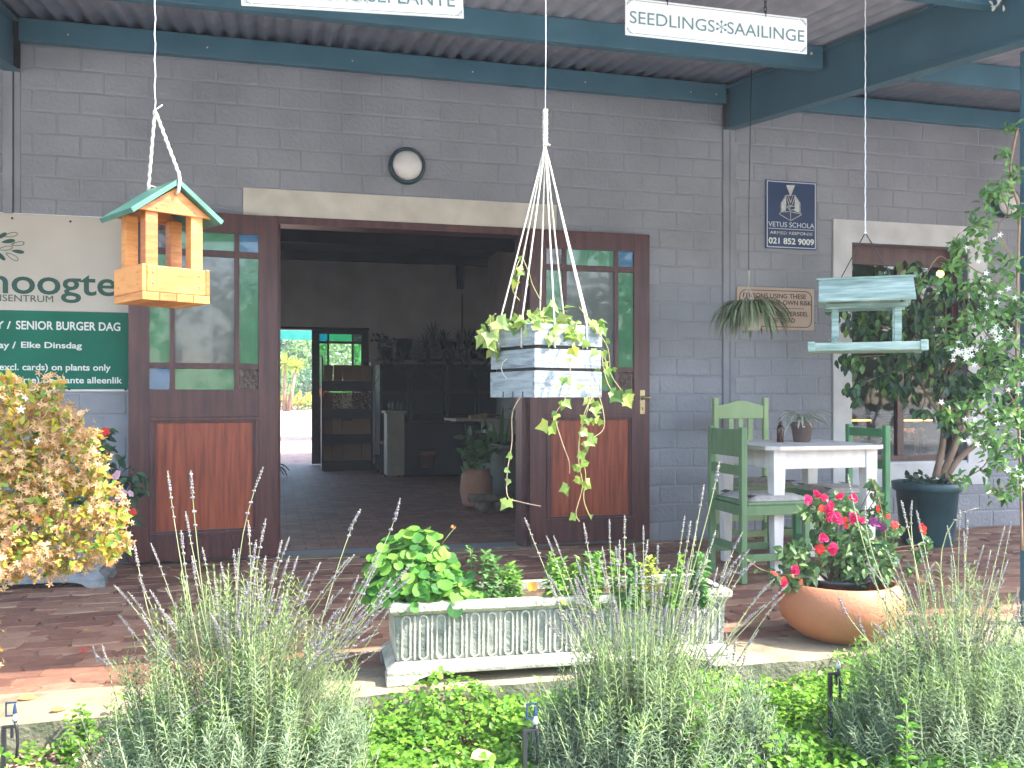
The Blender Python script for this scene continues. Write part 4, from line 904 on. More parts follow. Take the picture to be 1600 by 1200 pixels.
def chair(label, loc, rz_, wood, H, slats, cush, w=.40, dpth=.42):
    """local: back at y = 0, sits towards +y"""
    t = thing('wooden_chair', label, 'chair', loc, 'painted chairs round the white table', rz_); p = .036; sh = .45
    for s in (-1, 1):
        x = s*(w/2-p/2); b = MB()
        b.box(x-p/2, x+p/2, 0, p, 0, H-.0); b.build('back_post', wood, t, .006, True)
        MB().box(x-p/2, x+p/2, dpth-p, dpth, 0, sh-.021).build('front_leg', wood, t, .004, True)
        MB().box(x-.010, x+.010, p+.001, dpth-p-.001, .12, .16).build('side_stretcher', wood, t, .002, True)
        MB().box(x-.010, x+.010, p+.001, dpth-p-.001, sh-.075, sh-.0205).build('seat_rail', wood, t, .002, True)
    MB().box(-w/2+p+.001, w/2-p-.001, dpth-.028, dpth-.008, sh-.075, sh-.0205).build('seat_rail', wood, t, .002, True)
    MB().box(-w/2+p+.001, w/2-p-.001, .008, .028, sh-.075, sh-.0205).build('seat_rail', wood, t, .002, True)
    MB().box(-w/2+p+.001, w/2-p-.001, .008, .028, .17, .21).build('back_stretcher', wood, t, .002, True); MB().box(-w/2+p+.001, w/2-p-.001, dpth-.028, dpth-.008, .12, .16).build('front_stretcher', wood, t, .002, True)
    MB().box(-w/2+.002, w/2-.002, p+.002, dpth+.014, sh-.02, sh).build('seat', wood, t, .006, True)
    x0, x1 = -w/2+p+.0005, w/2-p-.0005
    if slats:
        MB().prism([(x0, H-.145), (x1, H-.145), (x1, H-.055), (x1-.05, H-.045), (.03, H-.02), (-.03, H-.02), (x0+.05, H-.045), (x0, H-.055)], .008, .028).build('top_rail', wood, t, .004, True)
        MB().box(x0, x1, .008, .028, .56, .60).build('lower_rail', wood, t, .003, True)
        for k in range(3): c = (k-1)*.075; MB().box(c-.018, c+.018, .010, .024, .6005, H-.1455).build('slat', wood, t, .002, True)
    else:
        MB().box(x0, x1, .008, .028, H-.165, H-.012).build('top_rail', wood, t, .004, True) if wood != 'chair_emerald' else MB().box(x0, x1, .008, .028, H-.075, H-.02).build('top_rail', wood, t, .004, True)
        MB().box(x0, x1, .008, .028, H-.27, H-.215).build('lower_rail', wood, t, .003, True)
    if cush:
        b = MB(); nn = 12; cw, cd = w-.03, dpth-.06; vs = []
        for j in range(nn+1):
            for i in range(nn+1):
                u, v = i/nn*2-1, j/nn*2-1; e = (1-u**8)*(1-v**8); vs.append((u*cw/2, .045+p/2+(v+1)/2*cd, .452+.030*e**.5+.003*math.sin(i*1.7)*e))
        b.add(vs, [(j*(nn+1)+i, j*(nn+1)+i+1, (j+1)*(nn+1)+i+1, (j+1)*(nn+1)+i) for j in range(nn) for i in range(nn)], 0, True)
        b.add([(x, y, .4515) for x, y, z in vs], [(j*(nn+1)+i, (j+1)*(nn+1)+i, (j+1)*(nn+1)+i+1, j*(nn+1)+i+1) for j in range(nn) for i in range(nn)], 0, True)
        for k in range(7):
            for s in (-1, 1): b.tube([(s*(cw/2-.015-k*.011), .05+p/2, .475), (s*(cw/2-.01-k*.011), .05+p/2+cd*.10, .4845)], .002, 4, 1); b.tube([(s*(cw/2-.015-k*.011), .05+p/2+cd*.9, .4835), (s*(cw/2-.01-k*.011), .03+p/2+cd, .478)], .002, 4, 1)
        b.build('cushion', ['cushion', 'cushion_stripe'], t, 0, True)
    return t
chair('dark green chair left of the white table with a grey cushion, back nearest the planter', (2.50, -1.335, 0), R(-90), 'chair_green', .865, False, True, .41, .43)
chair('pale lime green chair with a slatted back behind the table against the wall', (3.16, -.30, 0), R(180), 'chair_lime', 1.03, True, True, .42, .42)
chair('emerald green chair on the right of the table under the window', (3.66, -1.06, 0), R(90), 'chair_emerald', .86, False, True, .41, .42)
# things on the table
p = dp(1219, 684, 5.62); p.z = .757
t = thing('spray_bottle', 'small amber bottle with a black spray top on the white table', 'bottle', p)
b = MB(); b.lathe([(0, 0), (.019, 0), (.0205, .004), (.0205, .085), (.016, .1), (.009, .106), (.009, .11)], 20, p); b.build('bottle_body', 'amber_glass', t)
b = MB(); b.lathe([(.0115, .108), (.0115, .126), (.007, .128), (.007, .140), (.0055, .142), (.0055, .150), (0, .151)], 16, p); b.build('spray_top', 'black_plastic', t)
p = dp(1253, 684, 5.66); p.z = .757
t = thing('potted_spider_plant', 'small spider plant in a brown clay pot on the white table', 'potted plant', p)
b = MB(); b.lathe([(0, 0), (.045, 0), (.05, .005), (.066, .098), (.072, .100), (.074, .122), (.067, .123), (.064, .105), (0, .1)], 28, p); b.build('pot', 'brown_clay', t)
b = MB(); b.lathe([(0, .0), (.008, .001), (.009, .0)], 10, (0, 0, 0), 0, Matrix.Translation(p+Vector((-.025, -.062, .1))) @ Matrix.Rotation(R(80), 4, 'X')); b.build('price_sticker', 'sign_white', t)
def ribbon(b, pts, w, m=0):
    k = len(pts); vs = []
    t0 = (Vector(pts[-1])-Vector(pts[0])); side = t0.cross(Vector((0, 0, 1)));
    if side.length < 1e-5: side = Vector((1, 0, 0))
    side.normalize(); side = (side+Vector((random.uniform(-.3, .3), random.uniform(-.3, .3), 0))).normalized()
    for i, p in enumerate(pts):
        ww = w*math.sin(math.pi*(.12+.88*(1-i/(k-1))))**.6 if i < k-1 else w*.05
        if i == 0: ww = w*.6
        vs += [Vector(p)-side*ww/2, Vector(p)+Vector((0, 0, -ww*.25)), Vector(p)+side*ww/2]
    b.add(vs, [(i*3+j, i*3+j+1, i*3+j+4, i*3+j+3) for i in range(k-1) for j in (0, 1)], m, True)
def spider(name, c, n, L, w, root, mt='spider', up=.6, drop=1.0):
    for k in range(n):
        b = MB(); a = random.uniform(0, 6.283); l = L*random.uniform(.55, 1.1); e = random.uniform(.25, 1)*up; pts = []; p = Vector(c); d = Vector((math.cos(a)*.7, math.sin(a)*.7, e*1.6)).normalized(); st = l/7
        for i in range(8): pts.append(p.copy()); p = p+d*st; d = (d+Vector((0, 0, -.32*drop))).normalized()
        ribbon(b, pts, w*random.uniform(.7, 1.1)); b.build(name, mt, root)
spider('leaf', p+Vector((0, 0, .115)), 34, .23, .013, t, 'spider_pale', .9)
sp = dp(1172, 497, 6.15)
t = thing('hanging_spider_plant', 'spider plant in a cream hanging pot in front of the tan notice', 'hanging plant', sp)
b = MB(); b.lathe([(0, -.085), (.055, -.085), (.07, -.07), (.085, .01), (.09, .012), (.09, .025), (.08, .025), (.078, .0), (0, 0)], 28, sp); b.build('pot', 'cream_plaster', t)
spider('leaf', sp+Vector((0, 0, .03)), 230, .38, .015, t, 'spider', 1.0, 1.6)
b = MB(); hk = sp+Vector((-.01, 0, .22))
for a in (0.3, 2.4, 4.5): b.tube([sp+Vector((.085*math.cos(a), .085*math.sin(a), .02)), hk], .003, 5)
b.tube([hk, hk+Vector((0, 0, .10))], [.004, .009], 6); b.build('hanger', 'cream_plaster', t)
b = MB(); b.tube([hk+Vector((0, 0, .1)), hk+Vector((0, 0, .5)), Vector((hk.x+.02, hk.y, rz(hk.y)))], .0025, 5); b.build('hanging_wire', 'chain', t)

# ================================================================ FLUTED TROUGHS
def trough(label, M, L, Wd, H, body, rim, rec, group):
    t = thing('fluted_trough', label, 'planter', group=group); t.matrix_basis = M; hb = .075; ht = H-.042
    b = MB()      # body: tapered walls with a rim, open top
    def ring(x0, x1, y0, y1, z): return [(x0, y0, z), (x1, y0, z), (x1, y1, z), (x0, y1, z)]
    def shell(levels, m=0):
        vs = []
        for l in levels: vs += ring(*l)
        b.add(vs, [(k*4+i, k*4+(i+1) % 4, (k+1)*4+(i+1) % 4, (k+1)*4+i) for k in range(len(levels)-1) for i in range(4)], m)
    e = .022
    shell([(e, L-e, e, Wd-e, hb), (e-.006, L-e+.006, e-.006, Wd-e+.006, ht), (e-.006, L-e+.006, e-.006, Wd-e+.006, ht+.001)])
    shell([(.05, L-.05, .05, Wd-.05, H-.1), (.035, L-.035, .035, Wd-.035, H-.001)]); b.build('trough_body', body, t, 0, True)
    b = MB(); r0 = (.0, L, .0, Wd); vs = ring(.012, L-.012, .012, Wd-.012, ht)+ring(-.004, L+.004, -.004, Wd+.004, ht+.014)+ring(-.006, L+.006, -.006, Wd+.006, H-.006)+ring(0, L, 0, Wd, H)+ring(.034, L-.034, .034, Wd-.034, H)+ring(.038, L-.038, .038, Wd-.038, H-.06)
    b.add(vs, [(k*4+i, k*4+(i+1) % 4, (k+1)*4+(i+1) % 4, (k+1)*4+i) for k in range(5) for i in range(4)]); b.build('rim', rim, t, .002, True)
    b = MB(); b.add(ring(.036, L-.036, .036, Wd-.036, H-.03), [(0, 1, 2, 3)]); b.build('potting_soil', 'soil', t, 0, True)
    b = MB(); vs = ring(-.012, L+.012, -.012, Wd+.012, .036)+ring(-.014, L+.014, -.014, Wd+.014, .05)+ring(.004, L-.004, .004, Wd-.004, .066)+ring(.018, L-.018, .018, Wd-.018, .078)
    b.add(vs, [(k*4+i, k*4+(i+1) % 4, (k+1)*4+(i+1) % 4, (k+1)*4+i) for k in range(3) for i in range(4)]+[(3, 2, 1, 0)]); b.build('base_moulding', rim if rim == 'trough_rim' else body, t, .002, True)
    for x0, s in ((-.016, 1), (L+.016, -1)):
        P = [(x0, 0), (x0+s*.085, 0), (x0+s*.10, .006), (x0+s*.115, .02), (x0+s*.15, .030), (x0+s*.20, .0355), (x0, .0355)]
        MB().prism(P, -.014, .07).build('foot', body if rim != 'trough_rim' else rim, t, .002, True); MB().prism(P, Wd-.07, Wd+.014).build('foot', body, t, .002, True)
    # flutes: raised oval rings round a sunk dark field
    b = MB(); w, h = .0145, (ht-hb-.014)/2; q = []
    for k in range(9): a = math.pi*k/8; q.append((w*math.cos(a), h-w+w*math.sin(a)))
    for k in range(9): a = math.pi+math.pi*k/8; q.append((w*math.cos(a), -h+w+w*math.sin(a)))
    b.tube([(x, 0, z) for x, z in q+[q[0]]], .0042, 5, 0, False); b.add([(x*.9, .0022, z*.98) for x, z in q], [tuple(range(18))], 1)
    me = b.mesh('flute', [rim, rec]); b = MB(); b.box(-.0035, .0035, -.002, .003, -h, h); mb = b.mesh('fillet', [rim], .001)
    n = int((L-.11)/.062); tilt = math.atan2(.006, ht-hb); zc = (hb+ht)/2
    for i in range(n+1):
        x = .055+i*(L-.11)/n
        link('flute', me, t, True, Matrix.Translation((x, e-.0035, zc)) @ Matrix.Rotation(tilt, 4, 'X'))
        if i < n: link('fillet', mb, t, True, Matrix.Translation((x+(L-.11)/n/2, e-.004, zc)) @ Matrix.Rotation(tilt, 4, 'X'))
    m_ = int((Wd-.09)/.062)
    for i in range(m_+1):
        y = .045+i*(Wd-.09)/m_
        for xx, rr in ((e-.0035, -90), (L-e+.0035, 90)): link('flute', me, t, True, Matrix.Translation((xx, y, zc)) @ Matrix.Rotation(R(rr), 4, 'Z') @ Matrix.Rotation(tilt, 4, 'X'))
    return t
MT = Matrix.Translation((.405, -2.845, .004)) @ Matrix.Rotation(R(-2.9), 4, 'Z')
trough('large pale fluted concrete trough standing on the kerb, planted with geraniums and seedlings', MT, 1.30, .34, .288, 'concrete_trough', 'trough_rim', 'trough_recess', 'fluted concrete troughs')
ML2 = Matrix.Translation((-2.05, -.72, 0))
trough('grey fluted concrete trough against the wall below the signboard, half behind the orange shrub', ML2, 1.15, .34, .30, 'grey_trough', 'grey_trough', 'grey_trough', 'fluted concrete troughs')

# ================================================================ PLANTS IN THE TROUGHS
def up_frames(n, c, rad, h, lean=.8):
    """leaf stations in a dome: centre c, radii rad (x, y), height h"""
    u = rand_dirs(n, .5); u[:, 2] = np.abs(u[:, 2]); r = rng.uniform(.45, 1.05, n)**.6
    P = np.array(c)+u*np.array([rad[0], rad[1], h])*r[:, None]; return P, u
ge = thing('geranium_plant', 'bushy bright green geranium with round leaves filling the left end of the trough', 'geranium', MT @ Vector((.2, .17, .25)))
g1 = dp(648, 905, 3.42); g2 = dp(700, 900, 3.42)
P1, U1 = up_frames(340, (g1.x-.01, g1.y, .26), (.19, .17), .28); P2, U2 = up_frames(130, (g2.x-.0, g2.y, .25), (.15, .13), .14)
P = np.concatenate([P1, P2]); U = np.concatenate([U1, U2]); cd = norm(np.array(camo.location)-P)
N_ = norm(U*.6+cd*.5+rng.normal(size=P.shape)*.35+np.array([0, 0, .55])); A_ = norm(np.cross(N_, rng.normal(size=P.shape)))
k = np.argsort(P[:, 1]); s_ = rng.uniform(.030, .054, len(P)); leaves('leaf', ROUND, 'geranium', (P-A_*.02)[k[:290]], A_[k[:290]], N_[k[:290]], s_[k[:290]], ge); cloud('leaf', ROUND, (P-A_*.02)[k[290:]], A_[k[290:]], N_[k[290:]], s_[k[290:]], 'geranium', ge)
b = MB()
for p, a in zip(P[::2], A_[::2]): p = Vector(p)-Vector(a)*.02; q = Vector((g1.x+random.uniform(-.06, .08), g1.y+random.uniform(-.04, .04), .25)); b.tube([q, q.lerp(p, .5)+Vector((0, 0, .02)), p], .0015, 4)
stuff(b.build('leaf_stalk', 'green_stem', ge))
b = MB(); p0 = dp(690, 850, 3.4); p1 = dp(709, 826, 3.4); b.tube([p0, p1], .0018, 5); b.build('flower_stalk', 'green_stem', ge)
cloud('dry_flower_head', SPOON, np.array([p1[:]]*7), rand_dirs(7, .6), rand_dirs(7), .016, 'dry_leaf', ge, kind=None)
pl = [dp(x, y, 3.33) for x, y in ((588, 925), (640, 930), (655, 940), (622, 935))]
leaves('leaf', ROUND, 'geranium', np.array([q[:] for q in pl]), rand_dirs(4), norm(rng.normal(size=(4, 3))*.4+np.array([-.2, -1, .6])), .05, ge)
def herb(label, px, py, w, h, mt, n=60, d=3.43, tm=OVATE, ls=.022, cat='seedling'):
    h *= 1.75; n = int(n*3.6); w *= 1.2; ls *= 1.15; c = dp(px, py, d); c.z = .25; t = thing('seedling_plant', label, cat, c, 'young plants in the fluted trough'); b = MB()
    pos, ax, nr, sc = [], [], [], []
    for s in range(max(3, int(w/.018))):
        bx = c+Vector((random.uniform(-w/2, w/2)*.8, random.uniform(-.04, .04), 0)); tip = bx+Vector((random.uniform(-.03, .03), random.uniform(-.02, .02), h*random.uniform(.65, 1.08)))
        b.tube([bx, bx.lerp(tip, .5)+Vector((random.uniform(-.006, .006), 0, 0)), tip], [.0018, .0014, .0008], 4)
        m = max(5, int(n/(w/.018)))
        for k in range(m):
            f = (k+1)/m; p = bx.lerp(tip, f); a = k*2.4+random.random(); pos.append(p); ax.append(Vector((math.cos(a), math.sin(a), .25-.5*(1-f)+random.uniform(-.2, .2)+(.8 if f > .9 else 0)))); nr.append(Vector((random.uniform(-.3, .3), random.uniform(-.5, .1), 1))); sc.append(ls*random.uniform(.7, 1.25))
    stuff(b.build('stem', 'green_stem', t)); A = lambda q: np.array([v[:] for v in q])
    leaves('leaf', tm, mt, A(pos), A(ax), A(nr), np.array(sc), t)
herb('drooping green seedling just right of the geranium', 760, 905, .09, .115, 'herb_dark', 70, ls=.026)
herb('bushy seedling with pointed leaves next to a yellowing leaf', 797, 905, .12, .085, 'herb', 90, ls=.024)
herb('light green seedling in the middle of the trough', 858, 900, .10, .11, 'herb', 90)
herb('round leaved seedling near the middle of the trough', 885, 900, .11, .075, 'herb', 18, tm=ROUND, ls=.036)
herb('pale green leafy seedling between the round leaved one and the blooming one', 915, 898, .09, .10, 'herb', 90)
herb('fine leaved green seedling left of the yellow green one', 985, 893, .09, .10, 'herb_dark', 90)
herb('tall light green seedling with a white bloom', 945, 895, .13, .115, 'herb', 120)
herb('yellow green seedling, brightest in the trough', 1012, 890, .075, .10, 'herb_yellow', 50)
herb('dark green seedling at the right end of the trough', 1055, 888, .08, .10, 'herb', 70)
herb('narrow leaved seedling in the far right corner of the trough', 1085, 884, .07, .10, 'herb_dark', 60, tm=LANCE, ls=.032)
y_ = thing('yellow_leaf', 'small round yellow leaf lying by the rim of the trough', 'leaf', dp(832, 918, 3.36)); leaves('leaf_blade', ROUND, 'orange_flower', np.array([dp(832, 924, 3.36)[:]]), np.array([[0, .1, 1]]), np.array([[-.2, -1, .3]]), .035, y_)

# impatiens in the grey trough
im = thing('impatiens_plant', 'dark leaved impatiens with red and pale pink flowers in the grey trough by the wall', 'flowering plant', (-1.0, -.5, .28))
cl = [(150, 700, .14), (170, 720, .12), (185, 755, .15), (150, 770, .15), (205, 770, .11), (160, 800, .14), (190, 800, .12), (212, 745, .09), (110, 760, .16), (165, 675, .05), (60, 760, .2), (120, 810, .15), (205, 815, .05)]
P = []
for x, y, r in cl: c = dp(x, y, 5.0); n_ = int(900*r*r)+8; P.append(np.array(c[:])+rand_dirs(n_)*rng.uniform(.2, 1, (n_, 1))*r*.9)
P = np.concatenate(P); P = P[(P[:, 1] < -.05)]; cd = norm(np.array(camo.location)-P)
N_ = norm(cd*.5+rng.normal(size=P.shape)*.5+np.array([0, 0, .7])); A_ = norm(np.cross(N_, rng.normal(size=P.shape))+np.array([0, 0, -.3]))
k = np.argsort(-(P[:, 0])); leaves('leaf', OVATE, 'impatiens', P[k[:200]], A_[k[:200]], N_[k[:200]], rng.uniform(.05, .075, 200), im)
cloud('leaf', OVATE, P[k[200:]], A_[k[200:]], N_[k[200:]], rng.uniform(.05, .075, len(k)-200), 'impatiens', im)
for x, y in ((165, 674), (134, 700), (147, 700), (167, 708), (94, 818), (113, 818), (76, 752), (208, 800), (80, 767)):
    c = dp(x, y, 4.88); leaves('flower', BLOOM5, 'red_bloom', np.array([c[:]]), rand_dirs(1), np.array([(camo.location-c)[:]])+rng.normal(size=(1, 3))*.8, .024, im)
for x, y in ((181, 744), (185, 776), (192, 770), (204, 771), (178, 762), (183, 740)):
    c = dp(x, y, 4.85); leaves('flower', BLOOM5, 'pale_pink', np.array([c[:]]), rand_dirs(1), np.array([(camo.location-c)[:]])+rng.normal(size=(1, 3))*.6, .021, im)
b = MB()
for k in range(26): q = Vector((random.uniform(-1.9, -.95), random.uniform(-.62, -.45), .27)); b.tube([q, q+Vector((random.uniform(-.08, .18), random.uniform(-.05, .05), random.uniform(.15, .5)))], .003, 4)
stuff(b.build('stem', 'green_stem', im))

# ================================================================ ORANGE SHRUB ON THE LEFT
ab = thing('abelia_shrub', 'sunlit orange and yellow leaved shrub at the left edge of the picture', 'shrub', (-.98, -3.27, -.1))
core_pts = [(20, 640, .06), (50, 670, .07), (90, 650, .055), (10, 700, .09), (60, 720, .10), (110, 700, .07), (140, 690, .035), (30, 780, .12), (90, 770, .12), (135, 750, .055), (150, 740, .03), (60, 840, .10), (110, 830, .07), (145, 800, .05), (178, 800, .032), (20, 860, .07), (125, 870, .045), (160, 855, .02), (100, 880, .03), (-40, 760, .16), (-60, 680, .12), (-50, 850, .12), (135, 690, .03), (155, 715, .02), (170, 770, .03), (185, 820, .03), (115, 660, .03), (75, 610, .03), (62, 630, .04), (15, 605, .03), (170, 868, .018), (190, 850, .02), (0, 880, .07), (-40, 890, .10), (25, 870, .07), (-70, 930, .12), (30, 820, .09), (-120, 780, .17), (-130, 880, .16), (-110, 980, .15), (-150, 700, .12), (-60, 1010, .10), (45, 885, .04), (80, 890, .025)]
LP, CP = [], []
for x, y, r in core_pts:
    c = np.array(dp(x, y, 2.62+random.uniform(-.05, .05))[:]); n_ = int(17000*r*r)+20; q = c+rand_dirs(n_)*(rng.uniform(.35, 1, (n_, 1))*r); LP.append(q)
    for _ in range(int(1500*r*r)+3): cc_ = c+rand_dirs(1)[0]*r*rng.uniform(.6, 1.05); CP.append(cc_+rng.normal(size=(14, 3))*.012)
LP = np.concatenate(LP); CP = np.concatenate(CP)
N_ = norm(rng.normal(size=LP.shape)*.7+np.array([.2, -.5, .7])); A_ = norm(np.cross(N_, rng.normal(size=LP.shape)))
cloud('foliage', OVATE, LP, A_, N_, rng.uniform(.012, .031, len(LP)), 'abelia', ab)
cloud('flower_calyx', STAR5, CP, rand_dirs(len(CP)), norm(rng.normal(size=CP.shape)+np.array([0, -.8, .4])), rng.uniform(.009, .014, len(CP)), 'abelia_calyx', ab)
sp_ = [((62, 660), (62, 618), (40, 612)), ((30, 680), (70, 650), (100, 600)), ((20, 620), (10, 600), (2, 597)), ((40, 700), (25, 660), (18, 640)), ((150, 840), (165, 850), (172, 870)), ((130, 850), (150, 858), (190, 852))]
for ln in sp_:
    pts = smooth([dp(x, y, 2.55) for x, y in ln]); b = MB(); b.tube(pts, .0022, 5); b.build('twig', 'twig', ab)
    e = np.array([p[:] for p in pts[-7:]]); n_ = 34; q = e[rng.integers(0, 7, n_)]+rng.normal(size=(n_, 3))*.012
    cloud('foliage', OVATE, q, norm(rng.normal(size=(n_, 3))+np.array([0, 0, .6])), norm(rng.normal(size=(n_, 3))+np.array([0, -1, .3])), rng.uniform(.018, .032, n_), 'abelia', ab)
b = MB()
for k in range(16): e = Vector(LP[rng.integers(len(LP))]); s0 = Vector((-.98+random.uniform(-.05, .05), -3.27, -.1)); b.tube(smooth([s0, s0.lerp(e, .5)+Vector((random.uniform(-.1, .05), 0, .12)), e], 4), [.004]*5+[.0022]*3+[.0012], 4)
stuff(b.build('branch', 'twig', ab))
for x, y in ((40, 620), (33, 640), (60, 690)): leaves('flower', STAR5, 'white_petal', np.array([dp(x, y, 2.5)[:]]), rand_dirs(1), np.array([[0, -1, .2]]), .014, ab)

# ================================================================ BOWL WITH BOUGAINVILLEA
bc = Vector((2.345, -2.675, .002)); rr = .262
bw = thing('terracotta_bowl', 'round terracotta bowl planter with pink bougainvillea on the edge of the paving', 'planter', bc)
b = MB(); b.lathe([(0, 0), (.10, 0), (.125, .004), (.17, .022), (.215, .055), (.245, .095), (rr-.006, .14), (rr-.004, .175), (.248, .215), (.232, .238), (.224, .246), (.216, .247), (.212, .238), (.222, .2), (.235, .16), (.2, .1), (.0, .08)], 64, bc); b.build('bowl', 'terracotta', bw)
b = MB(); cp = bc+Vector((-.01, .02, 0)); b.lathe([(0, .06), (.12, .06), (.135, .245), (.142, .247), (.142, .262), (.134, .262), (.128, .22), (0, .215)], 32, cp); b.build('nursery_pot', 'black_plastic', bw)
bg = thing('bougainvillea_plant', 'bougainvillea with hot pink and red blooms growing from the terracotta bowl', 'flowering plant', cp+Vector((0, 0, .22)))
reg = [(1290, 810, .07), (1320, 800, .05), (1260, 800, .03), (1345, 820, .06), (1370, 800, .04), (1300, 850, .09), (1350, 860, .10), (1250, 855, .055), (1225, 865, .03), (1385, 870, .07), (1270, 890, .05), (1330, 890, .08), (1380, 895, .04), (1215, 900, .03), (1400, 830, .03), (1285, 785, .035), (1240, 880, .04), (1310, 780, .02), (1435, 860, .03), (1420, 890, .02), (1450, 850, .02), (1372, 775, .025), (1365, 755, .015), (1235, 910, .03)]
P = []
for x, y, r in reg: c = np.array(dp(x, y, 3.82)[:]); n_ = int(12500*r*r)+12; P.append(c+rand_dirs(n_)*rng.uniform(.15, 1.1, (n_, 1))*np.array([r, r*1.2, r]))
P = np.concatenate(P); cd = norm(np.array(camo.location)-P); N_ = norm(cd*.45+rng.normal(size=P.shape)*.6+np.array([0, 0, .5])); A_ = norm(np.cross(N_, rng.normal(size=P.shape))+np.array([0, 0, -.35]))
k = np.argsort(P[:, 1]); s_ = rng.uniform(.028, .048, len(P)); leaves('leaf', OVATE, 'bougain', P[k[:290]], A_[k[:290]], N_[k[:290]], s_[k[:290]], bg)
if len(k) > 290: cloud('leaf', OVATE, P[k[290:]], A_[k[290:]], N_[k[290:]], s_[k[290:]], 'bougain', bg)
base = cp+Vector((0, 0, .23)); b = MB()
for x, y, r in reg:
    e = dp(x, y, 3.82); b.tube(smooth([base+Vector((random.uniform(-.03, .03), random.uniform(-.03, .03), 0)), base.lerp(e, .5)+Vector((0, 0, .05)), e], 5), [.004]*6+[.002]*5, 5)
b.build('stems', 'twig', bg)
b = MB(); b.tube(smooth([dp(1385, 850, 3.8), dp(1378, 800, 3.8), dp(1368, 765, 3.8), dp(1362, 748, 3.8)]), .002, 5); b.tube(smooth([dp(1240, 900, 3.8), dp(1190, 890, 3.8), dp(1165, 870, 3.82)]), .0018, 5); b.build('long_shoot', 'twig', bg)
def lf(pxs, d, tm, mt, s, root, nm='leaf'):
    p_ = np.array([dp(x, y, d)[:] for x, y in pxs]); n_ = len(p_); leaves(nm, tm, mt, p_, norm(rng.normal(size=(n_, 3))+np.array([0, 0, -.4])), norm(rng.normal(size=(n_, 3))*.5+np.array([-.4, -1, .5])), rng.uniform(.8, 1.2, n_)*s, root)
lf([(1360, 755), (1366, 750), (1372, 765), (1368, 772), (1380, 778), (1378, 790), (1388, 785), (1384, 800), (1165, 872), (1172, 865), (1178, 880), (1185, 890), (1195, 893)], 3.8, OVATE, 'bougain', .035, bg)
for x, y, s in ((1262, 780, 1), (1280, 770, 1), (1286, 778, .8), (1293, 797, .9), (1300, 800, 1), (1290, 808, 1.1), (1306, 806, 1), (1310, 774, .9), (1329, 777, 1.1), (1283, 842, 1.1), (1290, 838, 1), (1302, 858, 1.2), (1337, 806, 1.1), (1330, 815, .8), (1244, 892, 1), (1223, 911, .9), (1345, 812, .8), (1298, 790, .9), (1308, 816, 1)):
    c = dp(x, y, 3.70); leaves('flower', BRACT, 'pink_bract', np.array([c[:]]), rand_dirs(1), np.array([(camo.location-c)[:]])+rng.normal(size=(1, 3))*1.2, .024*s, bg)
for x, y, s in ((1281, 858, 1), (1210, 896, .8), (1398, 820, .8), (1442, 826, 1.1), (1320, 812, .6), (1372, 795, .7), (1388, 807, .5), (1285, 795, .8), (1322, 822, .6), (1225, 905, .6)):
    c = dp(x, y, 3.70); leaves('flower', BLOOM5, 'red_bloom', np.array([c[:]]), rand_dirs(1), np.array([(camo.location-c)[:]])+rng.normal(size=(1, 3))*.9, .022*s, bg)
for x, y in ((1370, 820), (1378, 824), (1365, 815)): c = dp(x, y, 3.72); leaves('flower', BLOOM5, 'purple_bloom', np.array([c[:]]), rand_dirs(1), np.array([[0, -1, .2]]), .02, bg)

# ================================================================ POTTED FICUS
fc = Vector((4.46, -.60, .0))
fp = thing('tree_pot', 'large dark teal plastic pot holding the weeping fig', 'pot', fc)
b = MB(); b.lathe([(0, 0), (.165, 0), (.172, .01), (.205, .375), (.222, .378), (.232, .40), (.234, .435), (.228, .44), (.216, .44), (.212, .40), (0, .40)], 48, fc); b.build('pot_body', 'teal_pot', fp)
ft = thing('weeping_fig', 'weeping fig with dark hanging leaves and tan stems in front of the cafe window', 'tree', fc+Vector((0, 0, .4)))
for i, ln in enumerate((((1462, 745), (1472, 700), (1474, 650), (1465, 600)), ((1470, 748), (1495, 690), (1510, 650), (1520, 600)), ((1476, 748), (1500, 715), (1530, 690), (1550, 670)), ((1474, 655), (1450, 620), (1420, 560)), ((1500, 680), (1490, 600), (1470, 520)))):
    pts = smooth([dp(x, y, 6.45) for x, y in ln]); n_ = len(pts); b = MB(); b.tube(pts, [.026-.013*k/n_ if i < 3 else .012-.006*k/n_ for k in range(n_)], 8); b.build('stem', 'bark', ft)
rg = [(1330, 455, .12), (1310, 480, .10), (1345, 500, .13), (1325, 560, .11), (1335, 605, .10), (1380, 480, .16), (1400, 540, .16), (1440, 500, .18), (1450, 560, .17), (1480, 600, .14), (1500, 540, .16), (1480, 450, .12), (1370, 440, .1), (1410, 610, .10), (1440, 640, .05), (1480, 660, .10), (1520, 600, .14), (1560, 560, .14), (1420, 420, .08), (1520, 470, .1), (1390, 590, .12), (1570, 500, .15), (1580, 620, .1)]
P = []
for x, y, r in rg: c = np.array(dp(x, y, 6.3)[:]); n_ = int(3300*r*r)+7; P.append(c+rand_dirs(n_)*rng.uniform(.1, 1, (n_, 1))*np.array([r, r*1.1, r]))
P = np.concatenate(P); cd = norm(np.array(camo.location)-P); N_ = norm(cd*.9+rng.normal(size=P.shape)*.6+np.array([0, 0, .2])); A_ = norm(rng.normal(size=P.shape)*.35+np.array([0, 0, -1]))
s_ = rng.uniform(.05, .08, len(P)); k = np.argsort(P[:, 1]); leaves('leaf', OVATE, 'ficus', P[k[:290]], A_[k[:290]], N_[k[:290]], s_[k[:290]], ft); cloud('leaf', OVATE, P[k[290:]], A_[k[290:]], N_[k[290:]], s_[k[290:]], 'ficus', ft)
b = MB(); hub = dp(1475, 600, 6.4)
for x, y, r in rg: e = dp(x, y, 6.35); b.tube(smooth([hub, hub.lerp(e, .5)+Vector((0, 0, .1)), e], 4), [.007]*5+[.003]*4, 5)
